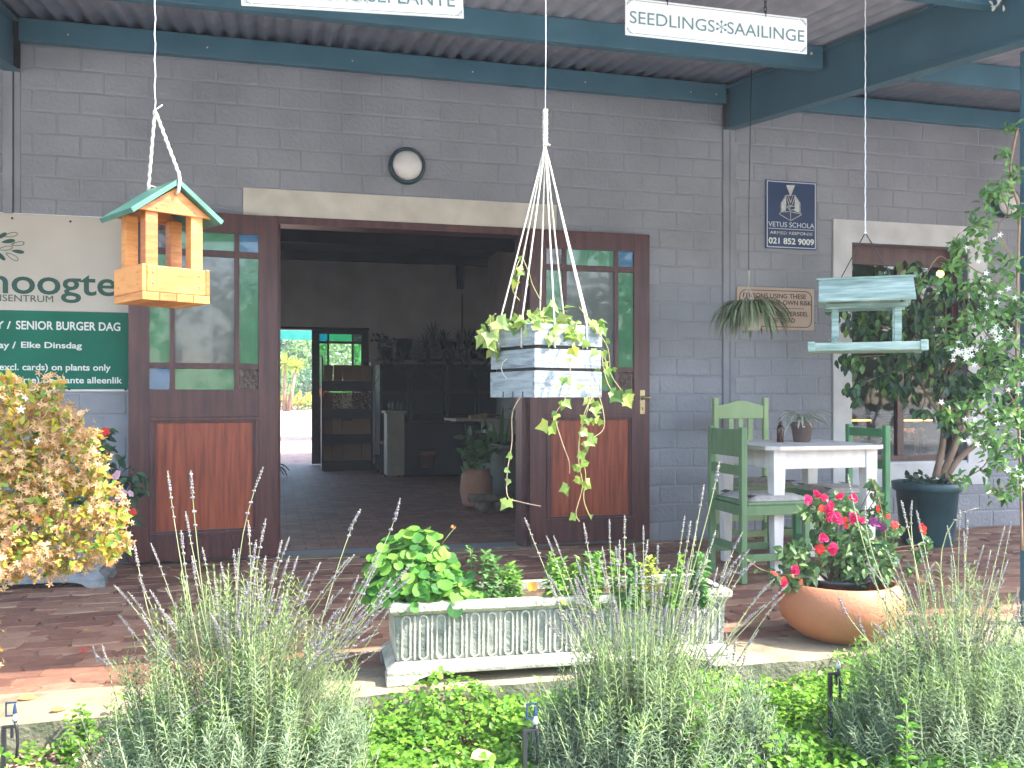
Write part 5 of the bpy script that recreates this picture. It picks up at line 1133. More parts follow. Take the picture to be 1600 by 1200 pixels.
stuff(b.build('branch', 'bark', ft))
uc = thing('violet_plants', 'low round leaved plants around the stems in the teal pot', 'plant', fc+Vector((0, 0, .41)))
n_ = 46; a = rng.uniform(0, 6.28, n_); r_ = rng.uniform(.03, .2, n_); P = np.stack([fc.x+r_*np.cos(a), fc.y+r_*np.sin(a), .42+rng.uniform(0, .06, n_)], 1)
leaves('leaf', ROUND, 'impatiens', P, rand_dirs(n_), norm(rng.normal(size=(n_, 3))*.5+np.array([0, -.6, .8])), rng.uniform(.05, .075, n_), uc); leaves('leaf', ROUND, 'impatiens', np.array([dp(1427, 745, 6.4)[:]]), rand_dirs(1), np.array([[0, -1, .3]]), .06, uc)

# ================================================================ JASMINE ON THE POST
jv = thing('jasmine_vine', 'jasmine vine with white star flowers climbing the teal post at the right edge', 'vine', (3.3, -2.75, 0))
vl = [((1597, 860), (1593, 700), (1588, 560), (1590, 420), (1592, 330), (1578, 270), (1590, 200)), ((1590, 420), (1560, 360), (1575, 330), (1560, 300)), ((1590, 560), (1540, 520), (1500, 440), (1470, 400), (1440, 440), (1415, 465)), ((1590, 620), (1550, 650), (1520, 640), (1480, 640)),
      ((1595, 700), (1560, 700), (1530, 735), (1480, 755)), ((1590, 480), (1555, 440), (1520, 420), (1500, 400), (1495, 370)), ((1590, 640), (1560, 590), (1510, 560)), ((1590, 740), (1570, 760), (1540, 765), (1560, 770)), ((1592, 540), (1560, 500), (1530, 500))]
for ln in vl: b = MB(); b.tube(smooth([dp(x, y, 4.05) for x, y in ln]), [.006 if ln is vl[0] else .003]*(5*(len(ln)-1)+1), 5); b.build('vine_stem', 'twig', jv)
rg = [(1560, 300, .045), (1545, 310, .04), (1530, 350, .05), (1510, 380, .05), (1500, 420, .03), (1480, 412, .025), (1545, 390, .04), (1580, 420, .05), (1540, 440, .05), (1510, 450, .035), (1560, 470, .06), (1590, 480, .06), (1530, 500, .06), (1500, 500, .05), (1490, 530, .045), (1570, 530, .07), (1530, 550, .05), (1595, 570, .06), (1570, 590, .07), (1540, 610, .06), (1505, 640, .05), (1480, 645, .035), (1560, 650, .07), (1595, 650, .07), (1520, 670, .05), (1550, 690, .05), (1590, 700, .06), (1560, 720, .035), (1590, 740, .05), (1580, 770, .035), (1560, 770, .03), (1535, 735, .02), (1500, 745, .02), (1580, 200, .02), (1570, 240, .02), (1585, 270, .03), (1420, 460, .02), (1440, 440, .02), (1495, 385, .03), (1475, 440, .03), (1595, 330, .03)]
P = []
for x, y, r in rg: c = np.array(dp(x, y, 4.0)[:]); n_ = int(15000*r*r)+12; P.append(c+rand_dirs(n_)*rng.uniform(.15, 1, (n_, 1))*np.array([r, r*1.5, r])*1.45)
P = np.concatenate(P); cd = norm(np.array(camo.location)-P); N_ = norm(cd*.45+rng.normal(size=P.shape)*.6+np.array([0, 0, .6])); A_ = norm(rng.normal(size=P.shape)+np.array([-.1, 0, -.15]))
s_ = rng.uniform(.028, .05, len(P)); k = np.argsort(P[:, 1]); T_ = (OVATE[0]*np.array([.8, 1, 1]), OVATE[1]); leaves('leaf', T_, 'jasmine', P[k[:295]], A_[k[:295]], N_[k[:295]], s_[k[:295]], jv); cloud('leaf', T_, P[k[295:]], A_[k[295:]], N_[k[295:]], s_[k[295:]], 'jasmine', jv)
for x, y, n_ in ((1505, 551, 12), (1495, 553, 6), (1515, 548, 6), (1556, 520, 7), (1560, 528, 4), (1553, 375, 3), (1513, 390, 3), (1540, 425, 3), (1545, 455, 2), (1580, 450, 3), (1550, 475, 3), (1590, 478, 1), (1560, 590, 4), (1480, 640, 3), (1510, 655, 3), (1518, 690, 5), (1555, 650, 2), (1578, 615, 3), (1580, 735, 5), (1590, 745, 3), (1570, 705, 2), (1597, 600, 3), (1530, 410, 1), (1565, 640, 2), (1595, 660, 2), (1600, 560, 2), (1540, 570, 2)):
    for _ in range((n_+1)//2+(n_ > 5)*4): c = dp(x+random.gauss(0, 7), y+random.gauss(0, 6), 3.92); leaves('flower', STAR5, 'white_petal', np.array([c[:]]), rand_dirs(1), np.array([(camo.location-c)[:]])+rng.normal(size=(1, 3))*1.2, .015, jv)
cluster = thing('white_blossom', 'torn white blossom stuck on the teal purlin at the top right corner', 'blossom', wp(1558, 8, -2.68))
for _ in range(9): c = wp(1558+random.gauss(0, 8), 8+random.gauss(0, 4), -2.69); leaves('petal', SPOON, 'white_petal', np.array([c[:]]), rand_dirs(1), np.array([[0, -1, .1]]), .03, cluster)

# ================================================================ LAVENDER
def stalk(root, tip, base, w=1.0, bend=None, nod=0):
    """flower stalk from the bush to its tip: stem, spaced whorls, spike of buds"""
    b = MB(); tip = Vector(tip); base = Vector(base); mid = base.lerp(tip, .5)+Vector((random.uniform(-.03, .03), random.uniform(-.03, .03), .02)) if bend is None else bend
    pts = [base*(1-t)**2+mid*2*t*(1-t)+tip*t*t for t in [i/9 for i in range(10)]]
    b.tube(pts, [.0022*w-.0009*w*i/9 for i in range(10)], 4, 0)
    tl = (tip-base).length; L = random.uniform(.045, .075)*w
    d = (pts[-1]-pts[-2]).normalized(); z = 0; at = lambda s: tip-d*s
    s = 0
    while s < L:
        c = at(s); r = .0034*w*(1 if s > .008 else .6)
        for k in range(5):
            a = k*1.257+s*300+random.uniform(-.5, .5); n = Vector((math.cos(a), math.sin(a), random.uniform(.1, 1.0))); b.blob(c+n*r*random.uniform(.7, 1.15), r*random.uniform(.36, .66), 4, 3, 1, (1, 1, 1.7))
        s += random.uniform(.0060, .0098)*w
    for q in (random.uniform(.012, .02), random.uniform(.04, .06), random.uniform(.07, .11)):
        ss = L+q*w
        if ss > tl*.6: break
        t = 1-ss/tl; c = base*(1-t)**2+mid*2*t*(1-t)+tip*t*t
        for k in range(6): a = k*1.05; b.blob(c+Vector((math.cos(a), math.sin(a), .1))*random.uniform(.0025, .0048)*w, random.uniform(.0014, .0029)*w, 4, 3, 1, (1, 1, 1.6))
    b.build('flower_stalk', ['lav_stem', 'lav_bud'], root)
def lavender(label, base, rx, ry, h, nshoot, tips, d0, mats=('lavender', 'lavender_top'), extra=0, seed=0, lean=(0, 0)):
    t = thing('lavender_bush', label, 'lavender', base); base = Vector(base); pos, ax, nr, sc, mi = [], [], [], [], []; b = MB()
    for s in range(nshoot):
        a = random.uniform(0, 6.283); q = math.sqrt(random.random()); ex, ey = rx*q*math.cos(a), ry*q*math.sin(a); top = h*(1-.62*q*q)*random.uniform(.55, 1.08)
        e = base+Vector((ex+lean[0]*top+random.gauss(0, .025), ey+lean[1]*top+random.gauss(0, .025), top)); o = base+Vector((ex*.25, ey*.25, 0)); m = o.lerp(e, .5)+Vector((ex*.32+random.gauss(0, .03), ey*.32+random.gauss(0, .03), -.03))
        P = [o*(1-u)**2+m*2*u*(1-u)+e*u*u for u in (0, .25, .5, .75, 1)]
        if s % 3 == 0: b.tube(P, .0014, 3)
        d = (P[4]-P[3]).normalized(); L = random.uniform(.10, .19); n = int(L/.0095); X = d.orthogonal().normalized(); Z = d.cross(X)
        for k in range(n):
            c = e-d*(L*(k/n)); f = 1-k/n; ph = k*1.57+s
            for g in (0, math.pi):
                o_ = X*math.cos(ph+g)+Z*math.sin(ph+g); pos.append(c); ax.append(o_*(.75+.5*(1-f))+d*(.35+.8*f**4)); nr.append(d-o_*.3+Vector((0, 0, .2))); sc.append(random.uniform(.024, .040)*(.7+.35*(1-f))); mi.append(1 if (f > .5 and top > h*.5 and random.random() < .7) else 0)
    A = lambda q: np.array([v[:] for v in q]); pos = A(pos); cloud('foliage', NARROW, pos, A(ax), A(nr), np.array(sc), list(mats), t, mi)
    stuff(b.build('stem', 'lav_stem', t))
    for (x, y, *r) in tips:
        d = d0+random.uniform(-.12, .10); tip = dp(x, y, d); f = random.uniform(.15, .5); bx = base+Vector((tip.x-base.x, tip.y-base.y, 0))*f; bx.z = base.z+h*random.uniform(.35, .6)
        bend = None
        if r: bend = dp(r[0], r[1], d)
        stalk(t, tip, bx, random.uniform(.75, 1.0), bend)
    return t
TL = [(262, 737), (298, 737), (411, 731, 350, 870), (388, 815), (415, 812), (452, 840), (563, 797, 535, 840), (210, 850), (179, 915), (316, 856), (200, 925), (218, 905), (222, 960), (236, 850), (290, 800), (283, 830), (440, 845), (430, 880), (465, 870), (484, 895), (500, 880), (452, 870), (485, 925), (345, 880), (335, 905), (330, 960), (365, 860), (370, 880), (373, 858), (400, 845), (398, 900), (382, 915), (380, 945), (415, 870),
      (545, 872), (553, 868), (535, 920), (520, 930), (560, 900), (590, 880), (575, 905), (592, 865), (603, 925), (610, 905), (600, 950), (570, 960), (555, 980), (540, 950), (530, 970), (615, 940), (590, 990), (625, 780, 612, 860), (640, 905), (645, 880), (480, 970), (415, 1030), (410, 1050), (250, 1010), (252, 1075), (185, 960), (145, 1010, 152, 1060), (160, 1008, 165, 1060), (300, 960), (260, 960), (278, 1125), (300, 870), (225, 985), (243, 985)]
# dense spikes in the middle and the sides of the left bush
TL += [(random.gauss(400, 70), random.uniform(900, 1010)) for _ in range(26)]+[(random.uniform(500, 600), random.uniform(940, 1040)) for _ in range(20)]
lb = dp(372, 1200, 2.50); lb.z = -.12
lavender('largest lavender bush with tall grey spikes at the lower left before the kerb', lb, .37, .33, .66, 760, TL, 2.42)
TM_ = [(820, 810), (854, 838), (865, 838), (912, 818), (952, 812), (976, 806), (1005, 822), (1012, 845), (1028, 850), (941, 855), (962, 855), (900, 872), (921, 868), (968, 845), (990, 850), (1100, 757, 1086, 850), (1124, 722, 1108, 820), (1070, 806), (1079, 815), (1089, 814), (1118, 830), (1106, 858), (1160, 832, 1130, 880), (1157, 868, 1128, 900), (1180, 878, 1140, 900), (1170, 860, 1135, 900), (1197, 920, 1150, 960), (1210, 905, 1160, 950), (1225, 930, 1180, 970), (1195, 945), (1230, 915, 1180, 960), (1185, 985), (1175, 960)]
TM_ += [(random.uniform(850, 1150), random.uniform(870, 985)) for _ in range(56)]
mb_ = dp(1000, 1150, 2.66); mb_.z = -.12
lavender('lavender bush in front of the right half of the fluted trough', mb_, .34, .27, .52, 640, TM_, 2.62)
mb2 = dp(1120, 1160, 2.7); mb2.z = -.12
lavender('low sprawling grey lavender clump right of the trough lavender', mb2, .20, .16, .33, 170, [(1150, 1000), (1165, 1020), (1135, 990), (1190, 1075), (1200, 1090), (1100, 1010)], 2.7, ('lavender_grey', 'lavender'), lean=(.25, 0))
mb3 = dp(905, 1150, 2.58); mb3.z = -.12
lavender('low silvery lavender clump at the left foot of the trough lavender', mb3, .13, .12, .33, 150, [(890, 1000), (930, 1010)], 2.55, ('lavender_grey', 'lavender'))
TR = [(1408, 783), (1425, 783, 1415, 840), (1432, 798), (1530, 793, 1420, 815), (1325, 742, 1340, 850), (1352, 790, 1345, 860), (1500, 797), (1512, 812), (1506, 830), (1580, 815), (1570, 822), (1548, 860), (1537, 852), (1480, 822), (1486, 868), (1435, 850), (1460, 880, 1420, 920), (1310, 932, 1325, 985), (1341, 960, 1345, 1000), (1545, 905), (1558, 930), (1590, 925), (1595, 945), (1400, 870), (1385, 860), (1395, 900), (1410, 905), (1370, 890), (1355, 880), (1360, 900), (1530, 900), (1560, 890), (1575, 875), (1550, 960), (1520, 985), (1375, 1010)]
TR += [(random.uniform(1360, 1600), random.uniform(905, 1010)) for _ in range(30)]
rb = dp(1490, 1165, 2.78); rb.z = -.12
lavender('lavender bush at the lower right, in front of the terracotta bowl', rb, .38, .30, .60, 700, TR, 2.78)
rb2 = dp(1650, 1120, 2.9); rb2.z = -.12
lavender('lavender bush cut by the right edge of the picture', rb2, .28, .26, .45, 260, [(1590, 920), (1598, 940), (1585, 960)], 2.9, ('lavender_grey', 'lavender'))

# ================================================================ GROUND COVER
def bedz(x, y): return -.105+.018*math.sin(x*5+y*3)+.012*math.sin(x*11-y*7)
def pxof(x, y, z=-.1):
    D = y+CAMD; d = x*SY+D*CY; return 800+FPX*(x*CY-D*SY)/d, HORY-FPX*(z-CAMH)/d
def cover(name, label, n, tm, mt, s0, s1, dens, zr, tilt=.5):
    P = []
    while len(P) < n:
        x = random.uniform(-1.4, 3.6); y = random.uniform(-4.3, -2.91); px, py = pxof(x, y)
        if not (-120 < px < 1720): continue
        if random.random() > dens(x, y, px, py): continue
        hgt = random.uniform(*zr)*(.6+.4*math.sin(x*7+1)*math.sin(y*9)); P.append((x, y, bedz(x, y)+hgt))
    P = np.array(P); N_ = norm(rng.normal(size=P.shape)*tilt+np.array([0, -.15, 1])); A_ = norm(np.cross(N_, rng.normal(size=P.shape)))
    return stuff(cloud(name, tm, P, A_, N_, rng.uniform(s0, s1, len(P)), mt), label, 'ground cover')
edge = lambda y, a, b: min(1, max(0, (a-y)/(a-b)))
def dgreen(x, y, px, py):
    if px < 190: return .12+.75*edge(y, -3.1, -3.7)*(px > 60)
    return 1.0 if y < -3.1 else (.75 if 200 < px < 900 else .5)
cover('clover_cover', 'bright green clover carpeting the bed in front of the kerb', 12500, TREFOIL, 'clover', .015, .027, dgreen, (.01, .17), .45)
cover('leafy_cover', 'small leaved green ground cover growing among the clover', 18000, OVATE, 'weed', .014, .032, dgreen, (0, .15), .8)
cover('leaf_litter', 'brown leaf litter and bark chips on the bed', 12000, OVATE, 'litter', .010, .030, lambda x, y, px, py: 1 if (px < 210 or 1190 < px < 1350 or random.random() < .25) else .1, (0, .012), .35)
def weed_plant(label, px, py, d, h, n, tm, mt, s, spread=.05, cat='weed', name='weed_plant'):
    p = dp(px, py, d); p.z = bedz(p.x, p.y); t = thing(name, label, cat, p); b = MB(); pos, ax, nr = [], [], []
    for k in range(max(2, n//12)):
        e = p+Vector((random.uniform(-spread, spread), random.uniform(-spread, spread)*.7, h*random.uniform(.6, 1.05))); b.tube(smooth([p, p.lerp(e, .5)+Vector((0, 0, .01)), e], 3), .0015, 4)
        for j in range(12): f = (j+2)/13; c = p.lerp(e, f); a = j*2.4; pos.append(c[:]); ax.append((math.cos(a), math.sin(a), .4)); nr.append((random.uniform(-.3, .3), -.3, 1))
    stuff(b.build('stem', 'green_stem', t)); leaves('leaf', tm, mt, np.array(pos), np.array(ax), np.array(nr), rng.uniform(.7, 1.2, len(pos))*s, t)
weed_plant('light green leafy weed against the kerb at the left', 135, 1170, 2.9, .14, 90, OVATE, 'clover', .028, .06)
weed_plant('leafy weed left of the big lavender near the kerb', 112, 1185, 2.8, .09, 60, OVATE, 'weed', .026, .05)
weed_plant('weed with round leaves in front of the trough', 480, 0+1120, 2.95, .10, 60, OVATE, 'clover', .03, .06)
weed_plant('upright dark green weed beside the right sprinkler', 1345, 1130, 2.95, .20, 110, OVATE, 'herb_dark', .03, .05)
weed_plant('tall weed with paired leaves in front of the right lavender', 1418, 1180, 2.5, .30, 36, OVATE, 'weed', .035, .02)
weed_plant('leafy weed growing through the trough lavender', 1090, 1100, 2.5, .34, 60, OVATE, 'weed', .03, .06)
weed_plant('pale green weed right of centre among the clover', 1250, 1180, 2.6, .16, 70, OVATE, 'clover', .03, .08)
weed_plant('broad leaved weed at the foot of the kerb right of the left lavender', 640, 1120, 2.95, .09, 60, OVATE, 'weed', .03, .08)
weed_plant('leafy weed behind the middle sprinkler', 850, 1120, 2.85, .14, 80, LANCE, 'clover', .05, .06)
gr = thing('grass_tuft', 'tuft of broad grass blades at the kerb below the trough', 'grass', (0, 0, 0)); c = dp(810, 1120, 2.95); c.z = -.1; gr.location = c
for k in range(9):
    b = MB(); a = random.uniform(-1, 1); L = random.uniform(.10, .2); pts = [c+Vector((random.uniform(-.02, .02)+math.sin(a)*L*f*f*.8, random.uniform(-.004, .004), L*f*(1-.2*f))) for f in (0, .25, .5, .75, 1)]; ribbon(b, pts, .012); b.build('blade', 'clover', gr)
hl = thing('heart_leaf_plant', 'few large heart shaped leaves between the middle sprinkler and the lavender', 'plant', dp(850, 1150, 2.7))
for x, y, s in ((985, 1160, .07), (860, 1125, .05), (838, 1132, .05), (905, 1160, .05), (1000, 1155, .05), (868, 1170, .06), (820, 1155, .05)): c = dp(x, y, 2.6); leaves('leaf', ROUND, 'clover', np.array([c[:]]), rand_dirs(1, .3), norm(np.array([[random.uniform(-.3, .3), -.9, .9]])), s*.8, hl)
pf = thing('pink_wildflower', 'tiny pink flower among the clover at the lower left of the trough', 'flower', dp(667, 1172, 2.6)); leaves('bloom', BLOOM5, 'pale_pink', np.array([dp(667, 1171, 2.58)[:]]), rand_dirs(1), np.array([[0, -1, .5]]), .012, pf)

# ================================================================ SPRINKLERS, FALLEN LEAVES
def sprinkler(label, px, py, d, H, up):
    p = dp(px, py, d); p.z = -.12; t = thing('micro_sprinkler', label, 'sprinkler', p, 'black micro sprinklers in the bed'); x, y = p.x, p.y; b = MB()
    b.box(x-.006, x+.006, y-.006, y+.006, -.12, H); b.box(x-.006, x+.036, y-.005, y+.005, H, H+.008); b.box(x+.018, x+.026, y-.004, y+.004, H-.03, H-.0005); b.build('stake', 'black_plastic', t, .001)
    b = MB(); b.tube([(x+.034, y, H-.09), (x+.038, y, H-.05), (x+.036, y, H-.01), (x+.030, y, H+.02)], [.004, .0045, .005, .005], 8); b.build('riser_tube', 'black_plastic', t)
    b = MB(); zz = H+.02; b.lathe([(0, 0), (.008, 0), (.008, .012), (.006, .014), (.0045, .022), (0, .023)], 12, (x+.03, y, zz)); b.build('nozzle', 'ink_ghost', t)
    if up:
        b = MB(); b.box(x+.004, x+.008, y-.003, y+.003, zz+.015, zz+.058); b.box(x+.008, x+.035, y-.003, y+.003, zz+.054, zz+.058); b.box(x+.008, x+.024, y-.003, y+.003, zz+.015, zz+.019); b.lathe([(0, .022), (.007, .024), (.005, .036), (.003, .05), (0, .0535)], 10, (x+.03, y, zz)); b.build('bridge', 'sign_navy', t, .0008)
sprinkler('black sprinkler stake in the right part of the bed, below the terracotta bowl', 1297, 1120, 2.95, .135, False)
sprinkler('sprinkler with a blue bridge at the bottom centre of the bed', 820, 1190, 2.50, .115, True)
sprinkler('black sprinkler stake at the lower left corner of the picture', 6, 1180, 2.75, .035, True)
def fallen(label, px, py, s, mt, z=.006, tm=OVATE, ax=(1, .3, .1)):
    p = gp(px, py, z+.006); t = thing('fallen_leaf', label, 'leaf', p); leaves('leaf_blade', tm, mt, np.array([p[:]]), np.array([ax]), np.array([[.1, -.5, 1]]), s, t)
fallen('dry curled leaf on the kerb at the far left, farther from the bed', 28, 1092, .06, 'dry_leaf'); fallen('dry orange leaf on the kerb at the left, nearer the bed edge', 78, 1110, .05, 'dry_leaf')
fallen('red petal on the paving left of the big lavender', 122, 1019, .045, 'red_bloom', 0, LANCE, (1, .3, .3)); fallen('brown leaf on the paving right of the terracotta bowl, nearer the wall', 1430, 860, .09, 'dry_leaf', 0); fallen('brown leaf on the paving right of the terracotta bowl, nearer the kerb', 1435, 910, .10, 'dry_leaf', 0)
fallen('small orange leaf on the paving left of the lavender', 130, 985, .03, 'dry_leaf', 0); fallen('curled brown leaf in the clover at the bottom centre', 735, 1185, .08, 'twig_leaf', 0.05)
b = MB()
for k in range(90): x, y = random.uniform(-1.5, 4), random.uniform(-2.55, -.2); b.blob((x, y, .004), random.uniform(.001, .0035), 5, 3)
stuff(b.build('grit', 'grit'), 'small bits of grit scattered over the brick paving', 'grit')

# ================================================================ INSIDE THE SHOP
rk = thing('seed_rack', 'dark slanted display rack with four tiers of brown packets inside the shop', 'rack', (1.03, 7.2, 0))
x0, x1 = .665, 1.385
for x in (x0, x1-.02): MB().box(x, x+.02, 7.15, 7.42, 0, 1.55 if x > x0 else 1.62).build('side_panel', 'dark_wood', rk)
tiers = []
for i, py in enumerate((594, 637, 677, 718)):
    z = wp(540, py, 7.2).z; tiers.append(z)
    MB().box(x0+.021, x1-.021, 7.16, 7.40, z-.035, z-.012).build('shelf', 'dark_wood', rk); MB().box(x0+.021, x1-.021, 7.14, 7.158, z-.16, z-.03).build('front_board', 'dark_wood', rk)
for ti, z in enumerate(tiers):
    for k in range(5):
        w = .132; x = x0+.035+k*.136; h = .235 if not (ti == 2 and k == 2) else .2; pr = ti == 1 and k > 0
        b = MB(); b.box(-w/2, w/2, 0, .02, 0, h); MX = Matrix.Translation((x+w/2-.01, 7.17, z-.01)) @ Matrix.Rotation(R(-14), 4, 'X') @ Matrix.Rotation(R(random.uniform(-3, 3)), 4, 'Y')
        tag(link('seed_packet', b.mesh('seed_packet', 'packet_print' if pr else 'packet', .004), None, True, MX), ('printed' if pr else 'plain brown')+' packet, '+('leftmost', 'second from left', 'middle one', 'second from right', 'rightmost')[k]+' on the '+('top', 'second', 'third', 'bottom')[ti]+' tier of the rack', 'packet', 'packets on the rack')
sh = thing('wall_shelf', 'dark shelf on the back wall of the shop holding plant pots', 'shelf', (2.0, 8.2, 1.5)); zsf = wp(640, 560, 8.1).z; a_, c_ = wp(588, 560, 8.1).x, wp(800, 560, 8.1).x; MB().box(a_, c_, 8.0, 8.38, zsf-.03, zsf).build('board', 'maroon_wood', sh)
def potp(label, px, Y, z0, h, r, mt, plant=None, pm='palm_dark', n=40, s=.1, tm=OVATE, spread=.25, hh=.3, cat='pot'):
    x = wp(px, 600, Y).x; t = thing('plant_pot' if not plant else 'potted_plant', label, cat, (x, Y, z0)); b = MB(); b.lathe([(0, 0), (r*.72, 0), (r, h*.82), (r*1.1, h*.83), (r*1.1, h), (r*.95, h), (r*.9, h*.85), (0, h*.85)], 24, (x, Y, z0)); b.build('pot', mt, t)
    if plant:
        P = np.array([x, Y, z0+h+hh*.5])+rand_dirs(n)*rng.uniform(.2, 1, (n, 1))*np.array([spread, spread, hh*.6]); leaves('leaf', tm, pm, P, norm((P-np.array([x, Y, z0+h]))*np.array([1, 1, .6])+rng.normal(size=P.shape)*.1), norm(rng.normal(size=P.shape)*.4+np.array([0, -.8, .6])), rng.uniform(.7, 1.2, n)*s, t)
        b = MB()
        for p in P[::4]: b.tube([(x, Y, z0+h*.9), tuple(p)], .004, 4)
        stuff(b.build('stem', 'palm_dark', t))
    return t
potp('small leafy plant in a pale pot at the left end of the back shelf', 601, 8.1, zsf, .16, .11, 'dark_grey', True, 'impatiens', 40, .09, OVATE, .2, .2, 'potted plant')
for px, lab in ((631, 'black plant pot on the back shelf beside the small leafy plant'), (701, 'black plant pot in the middle of the back shelf'), (738, 'black plant pot at the right of the back shelf')): potp(lab, px, 8.1, zsf, .30, .13, 'black_plastic')
def fan_palm(label, px, py, Y, n, L, trunk):
    top = wp(px, py, Y); t = thing('potted_palm', label, 'palm', (top.x, Y, 0)); b = MB(); b.tube([(top.x, Y, trunk), tuple(top)], [.035, .025], 8); b.build('trunk', 'palm_dark', t)
    b = MB(); b.lathe([(0, trunk-.28), (.13, trunk-.28), (.17, trunk), (.15, trunk), (0, trunk-.03)], 20, (top.x, Y, 0)); b.build('pot', 'black_plastic', t)
    for k in range(n):
        a = k*2.4+random.random(); d = Vector((math.cos(a), math.sin(a), random.uniform(.2, 1))).normalized(); e = top+d*L*.6; b = MB(); b.tube([top, e], .006, 4)
        u = Vector((random.uniform(-.3, .3), -1, .3)).normalized().cross(d).normalized(); v = d
        for j in range(11): w = (j-5)*.27; q = (v*math.cos(w)+u*math.sin(w)).normalized(); ribbon(b, [e, e+q*L*.28, e+q*L*.5+Vector((0, 0, -.03))], .022)
        b.build('frond', 'palm_dark', t)
fan_palm('dark fan palm left of the display inside the shop', 640, 590, 6.6, 9, .62, .7); fan_palm('dark fan palm in the middle of the display inside the shop', 700, 560, 6.2, 9, .62, .7); fan_palm('dark fan palm at the right of the display, behind the hanging crate', 745, 590, 5.6, 8, .6, .7)
a_, c_ = wp(592, 600, 7.5).x, wp(800, 600, 7.5).x; t = thing('dark_dresser', 'tall black dresser against the back wall behind the palms', 'dresser', ((a_+c_)/2, 7.7, 0)); MB().box(a_, c_, 7.75, 7.98, 0, zsf-.10).build('back_board', 'black_liner', t)
for z in (.35, .75, 1.1): MB().box(a_, c_, 7.4, 7.749, z, z+.03).build('shelf', 'dark_wood', t)
for x in (a_, (a_+c_)/2, c_-.04): MB().box(x, x+.04, 7.38, 7.745, 0, zsf-.11).build('upright', 'dark_wood', t)
dk = thing('display_counter', 'black draped display counter carrying palms inside the shop', 'counter', (2.1, 6.3, 0)); a_, c_ = wp(628, 700, 6.0).x, wp(790, 700, 6.0).x; MB().box(a_, c_, 5.9, 7.0, 0, .70).build('counter_body', 'black_liner', dk, .01)
for k in range(5): x = a_+.06+k*(c_-a_-.12)/4; MB().box(x-.18, x+.18, 5.885, 5.898, .02, .66).build('front_panel', 'black_liner', dk)
p = wp(667, 704, 5.8); t = thing('wall_planter', 'small terracotta pot fixed to the front of the black counter', 'pot', p); b = MB(); b.lathe([(0, -.22), (.075, -.22), (.1, -.06), (.125, -.06), (.125, 0), (.1, 0), (0, -.04)], 24, p); b.build('pot', 'terracotta_dark', t)
for (px0, px1, py0, py1, Y, lab, nm, mt) in ((588, 607, 712, 742, 6.9, 'grey stool beside the seed rack inside the shop', 'stool', 'dark_grey'), (598, 622, 690, 760, 6.0, 'grey side table in front of the black counter', 'side_table', 'dark_grey')):
    a_, c_ = wp(px0, py0, Y), wp(px1, py1, Y); t = thing(nm, lab, nm.replace('_', ' '), (a_.x, Y, 0)); zt = a_.z; MB().box(a_.x-.02, c_.x+.02, Y-.2, Y+.2, zt-.03, zt).build('top', mt, t)
    for x in (a_.x, c_.x-.03):
        for yy in (Y-.18, Y+.15): MB().box(x, x+.03, yy, yy+.03, 0, zt-.0305).build('leg', mt, t)
a_, c_ = wp(604, 642, 5.5), wp(631, 720, 5.5); t = thing('cream_cabinet', 'narrow cream cabinet with bottles at the left end of the black counter', 'cabinet', ((a_.x+c_.x)/2, 5.5, 0))
MB().box(a_.x-.03, c_.x+.02, 5.42, 5.8, a_.z-.03, a_.z).build('top', 'cream_furniture', t, .004); MB().box(a_.x, c_.x, 5.45, 5.78, .05, a_.z-.031).build('carcass', 'cream_furniture', t)
for x in (a_.x+.02, a_.x+.13): MB().box(x, x+.015, 5.435, 5.449, .08, a_.z-.06).build('fluted_strip', 'cream_furniture', t)
for k in range(4): b = MB(); x = a_.x+.04+k*.055; b.lathe([(0, 0), (.018, 0), (.018, .07), (.007, .1), (.007, .13), (0, .13)], 10, (x, 5.55+.05*(k % 2), a_.z)); tag(b.build('bottle', 'clear_glass'), ('leftmost', 'second from left', 'third from left', 'rightmost')[k]+' small bottle on top of the narrow cream cabinet', 'bottle', 'bottles on the cream cabinet')
a_, c_ = wp(712, 655, 3.6), wp(822, 655, 3.6); ct_ = thing('shop_counter', 'cream topped counter inside the shop left of the right door', 'counter', (c_.x, 3.8, 0)); zt = a_.z
MB().box(a_.x, c_.x+.5, 3.6, 4.3, zt-.025, zt).build('top', 'cream_furniture', ct_, .003); x = wp(772, 690, 3.6).x; MB().box(x, c_.x+.5, 3.63, 4.25, zt-.17, zt-.026).build('front_rail', 'cream_furniture', ct_); MB().box(x, x+.06, 3.63, 3.7, 0, zt-.171).build('leg', 'cream_furniture', ct_); MB().box(x+.3, x+.36, 4.1, 4.2, 0, zt-.171).build('leg', 'cream_furniture', ct_)
for k in range(3): p = wp(735+k*9, 655, 3.7); MB().box(p.x, p.x+.05, 3.65, 3.8, zt+.001, zt+.035+.012*k).build('jar', 'packet') and None
for k, o in enumerate([o for o in COL.objects if o.name.startswith('jar')]): o.name = 'carton'; tag(o, ('leftmost', 'middle', 'rightmost, tallest')[k]+' small carton on the cream topped counter', 'carton', 'cartons on the counter')
p = wp(795, 655, 3.8); b = MB(); b.tube([(p.x+.09*math.cos(a*.4), 3.8, zt+.01+.10*math.sin(a*.4)) for a in range(9)], .012, 6); tag(b.build('wire_arch', 'cream_furniture'), 'small pale arched ornament on the cream topped counter', 'ornament')
a_ = wp(788, 760, 2.2); t = thing('green_chest', 'dark green wooden chest partly behind the right door inside the shop', 'chest', (a_.x, 2.4, 0)); MB().box(a_.x, a_.x+.7, 2.2, 3.0, 0, .55).build('chest_body', 'dark_green_box', t, .004); MB().box(a_.x-.01, a_.x+.71, 2.19, 3.01, .5505, .585).build('lid', 'dark_green_box', t, .004)
g_ = gp(744, 790, 0); t = thing('terracotta_urn', 'tall pale terracotta pot with a bushy plant standing on the shop floor', 'pot', g_)
